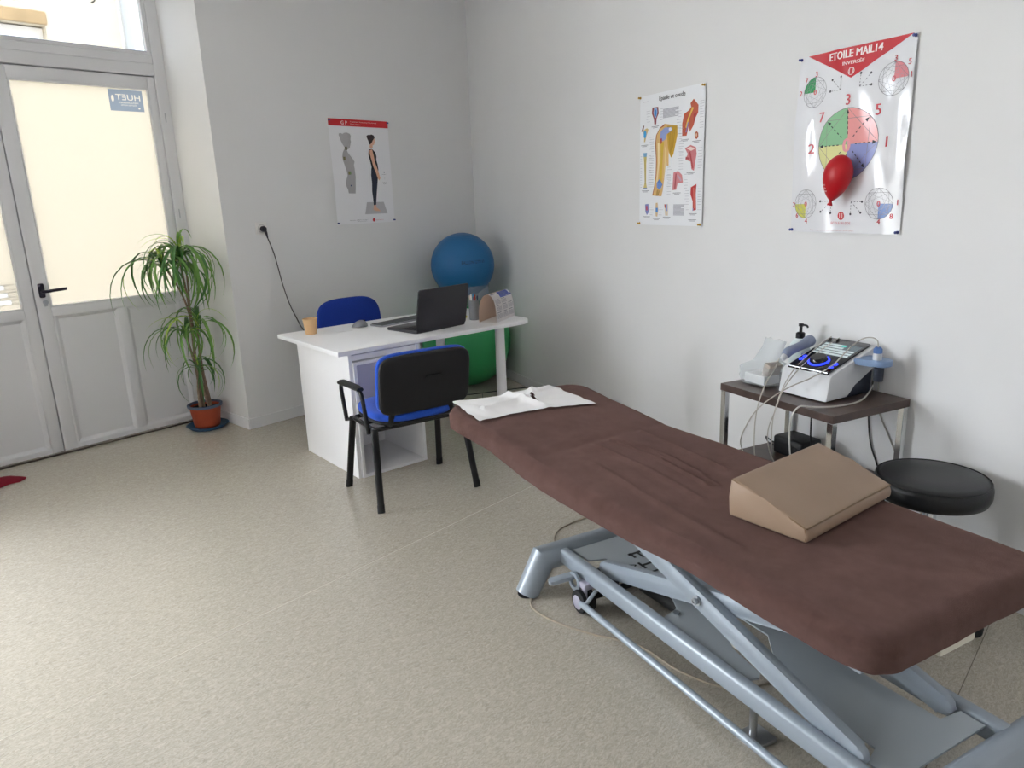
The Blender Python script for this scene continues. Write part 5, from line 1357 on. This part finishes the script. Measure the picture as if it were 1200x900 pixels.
wlead(h1, [(3.962, -.325, .838), (3.975, -.36, .80), (4.02, -.46, .748), (4.023, -.50, .65), (4.015, -.50, .535), (4.008, -.48, .42), (3.99, -.43, .375), (3.96, -.36, .366)], .0026, m_cable)
h2 = wthing('ultrasound_probe', 'upright white and blue probe in the right holder of the therapy unit', 'probe', 4.285, 0.130, TZ+0.150)
bm = MB(); lathe(bm, [(0, -.012), (.015, -.010), (.017, .02), (.0165, .045), (.0145, .058), (0, .058)], 18); obj('probe_body', bm, m_ulight, h2, smooth=40)
bm = MB(); lathe(bm, [(.0155, .040), (.0175, .042), (.0165, .058), (.011, .066), (0, .066)], 18); obj('blue_band', bm, M('mid_blue_plastic', '#4f74b0', 0.4), h2, smooth=40)
bm = MB(); lathe(bm, [(0, -.07), (.017, -.068), (.019, -.05), (.019, -.014), (0, -.012)], 18, (0.012, 0, -.004)); obj('probe_tip', bm, m_udark, h2, smooth=40)
wlead(h2, [(4.285, -.13, TZ+.213), (4.282, -.135, .942), (4.273, -.16, .956), (4.261, -.20, .952), (4.246, -.25, .918), (4.231, -.32, .855), (4.175, -.37, .80), (4.093, -.42, .742), (4.036, -.50, .664), (3.984, -.52, .568), (3.938, -.50, .474), (3.95, -.45, .38), (3.93, -.37, .366)], .0025, m_cable)
cb = wthing('electrode_leads', 'pair of grey electrode leads lying across the therapy unit screen', 'cable', 4.05, 0.3, TZ)
wlead(cb, [(3.995, -.055, .905), (4.02, -.16, .881), (4.045, -.27, .841), (4.065, -.36, .798), (4.099, -.45, .735), (4.113, -.50, .636), (4.112, -.50, .525), (4.071, -.45, .41), (4.03, -.38, .37)], .0023, m_cable)
wlead(cb, [(4.036, -.055, .905), (4.055, -.16, .881), (4.068, -.27, .841), (4.09, -.37, .798), (4.111, -.455, .742), (4.13, -.51, .671), (4.099, -.51, .579), (4.105, -.50, .486), (4.09, -.42, .38)], .0023, m_cable)
cb = wthing('grey_lead', 'thick pale lead looping round the right of the therapy unit', 'cable', 4.25, 0.3, TZ)
wlead(cb, [(4.225, -.06, .735), (4.262, -.15, .708), (4.293, -.25, .705), (4.285, -.36, .705), (4.261, -.452, .712), (4.235, -.49, .714), (4.223, -.515, .675), (4.22, -.52, .597), (4.225, -.50, .47), (4.22, -.42, .37)], .0036, M('pale_grey_lead', '#c2c0bb', 0.45))
cb = wthing('mains_cord', 'black mains cords hanging behind the side table', 'cable', 4.15, 0.03, 0)
wlead(cb, [(4.13, -.30, .69-.03), (4.13, -.30, .60), (4.128, -.29, .50), (4.15, -.28, .42), (4.14, -.27, .364)], .0034, m_dark_cable)
wlead(cb, [(4.19, -.006, .80), (4.176, -.008, .62), (4.197, -.008, .468), (4.251, -.008, .348), (4.32, -.02, .16), (4.42, -.06, .006)], .0034, m_dark_cable)
wlead(cb, [(4.21, -.006, .78), (4.22, -.006, .622), (4.294, -.006, .492), (4.36, -.006, .36), (4.40, -.018, .10)], .003, m_cable)

# gel bottle with pump
gbt = wthing('gel_bottle', 'pale gel bottle with black pump behind the therapy unit', 'bottle', 3.865, 0.100, TZ)
bm = MB(); lathe(bm, [(0, 0), (.042, 0), (.045, .006), (.045, .135), (.040, .158), (.024, .178), (.018, .184), (.018, .188), (0, .188)], 28); obj('bottle_body', bm, M('pale_mint_plastic', '#dfe9ea', 0.3), gbt, smooth=40)
bm = MB(); lathe(bm, [(0, .184), (.020, .184), (.020, .206), (.016, .210), (.007, .211), (.007, .236), (.011, .238), (.011, .250), (0, .252)], 20); tube(bm, round_path([(0, 0, .245), (.040, -.008, .247), (.048, -.010, .240)], .01), .0045, 8); obj('pump', bm, m_black_plastic, gbt, smooth=40)
# crumpled clear plastic bag
def bag_material():
    mt = bpy.data.materials.new('clear_plastic_bag'); mt.use_nodes = True; nt = mt.node_tree
    for n in list(nt.nodes): nt.nodes.remove(n)
    N = nt.nodes.new; L = nt.links.new
    out = N('ShaderNodeOutputMaterial'); tr = N('ShaderNodeBsdfTransparent'); tr.inputs['Color'].default_value = (.93, .95, .96, 1)
    pr = N('ShaderNodeBsdfPrincipled'); pr.inputs['Base Color'].default_value = lin('#dfe3e6'); pr.inputs['Roughness'].default_value = 0.18
    mx = N('ShaderNodeMixShader'); mx.inputs['Fac'].default_value = 0.25
    tc = N('ShaderNodeTexCoord'); n2 = N('ShaderNodeTexNoise'); n2.inputs['Scale'].default_value = 28; L(tc.outputs['Object'], n2.inputs['Vector'])
    bp = N('ShaderNodeBump'); bp.inputs['Strength'].default_value = 0.6; bp.inputs['Distance'].default_value = 0.01; L(n2.outputs['Fac'], bp.inputs['Height']); L(bp.outputs['Normal'], pr.inputs['Normal'])
    L(tr.outputs[0], mx.inputs[1]); L(pr.outputs[0], mx.inputs[2]); L(mx.outputs[0], out.inputs['Surface']); return mt
m_bag = bag_material()
bag = wthing('plastic_bag', 'crumpled clear plastic bag with card on the left end of side table', 'bag', 3.853, 0.295, TZ+0.006)
bm = MB(); NA = 36
levels = [(0.0, .085, .080), (.004, .094, .090), (.035, .098, .092), (.070, .096, .088), (.082, .080, .074), (.095, .060, .045), (.13, .055, .030), (.17, .052, .018), (.20, .058, .006)]
prev = None
for li, (z, rx, ry) in enumerate(levels):
    ring = []
    for k in range(NA):
        a = 2*PI*k/NA; ca, sa = math.cos(a), math.sin(a)
        q = 1+0.13*noise.noise(Vector((ca*2.2, sa*2.2, z*14)))+0.05*noise.noise(Vector((ca*6, sa*6, z*30)))
        off = 0.055*max(0, (z-.07)/.13)
        ring.append(bm.verts.new((rx*math.copysign(abs(ca)**.7, ca)*q+off, ry*math.copysign(abs(sa)**.7, sa)*q-.01*off, z+0.008*noise.noise(Vector((ca*3, sa*3, z*20+5)))*(li > 1))))
    if prev:
        for k in range(NA): bm.faces.new((prev[k], prev[(k+1) % NA], ring[(k+1) % NA], ring[k]))
    else: bm.faces.new(ring)
    prev = ring
obj('bag_film', bm, m_bag, bag, smooth=45)
bm = MB(); box(bm, (.015, -.055, .012), (.050, .02, .115), .002, mat=Matrix.Rotation(.35, 4, 'Y')); obj('grey_card', bm, M('grey_beige_card', '#b8ada3', 0.7), bag)
bm = MB(); box(bm, (-.05, -.07, .004), (.07, .02, .045), .004); obj('white_carton', bm, m_paper, bag)
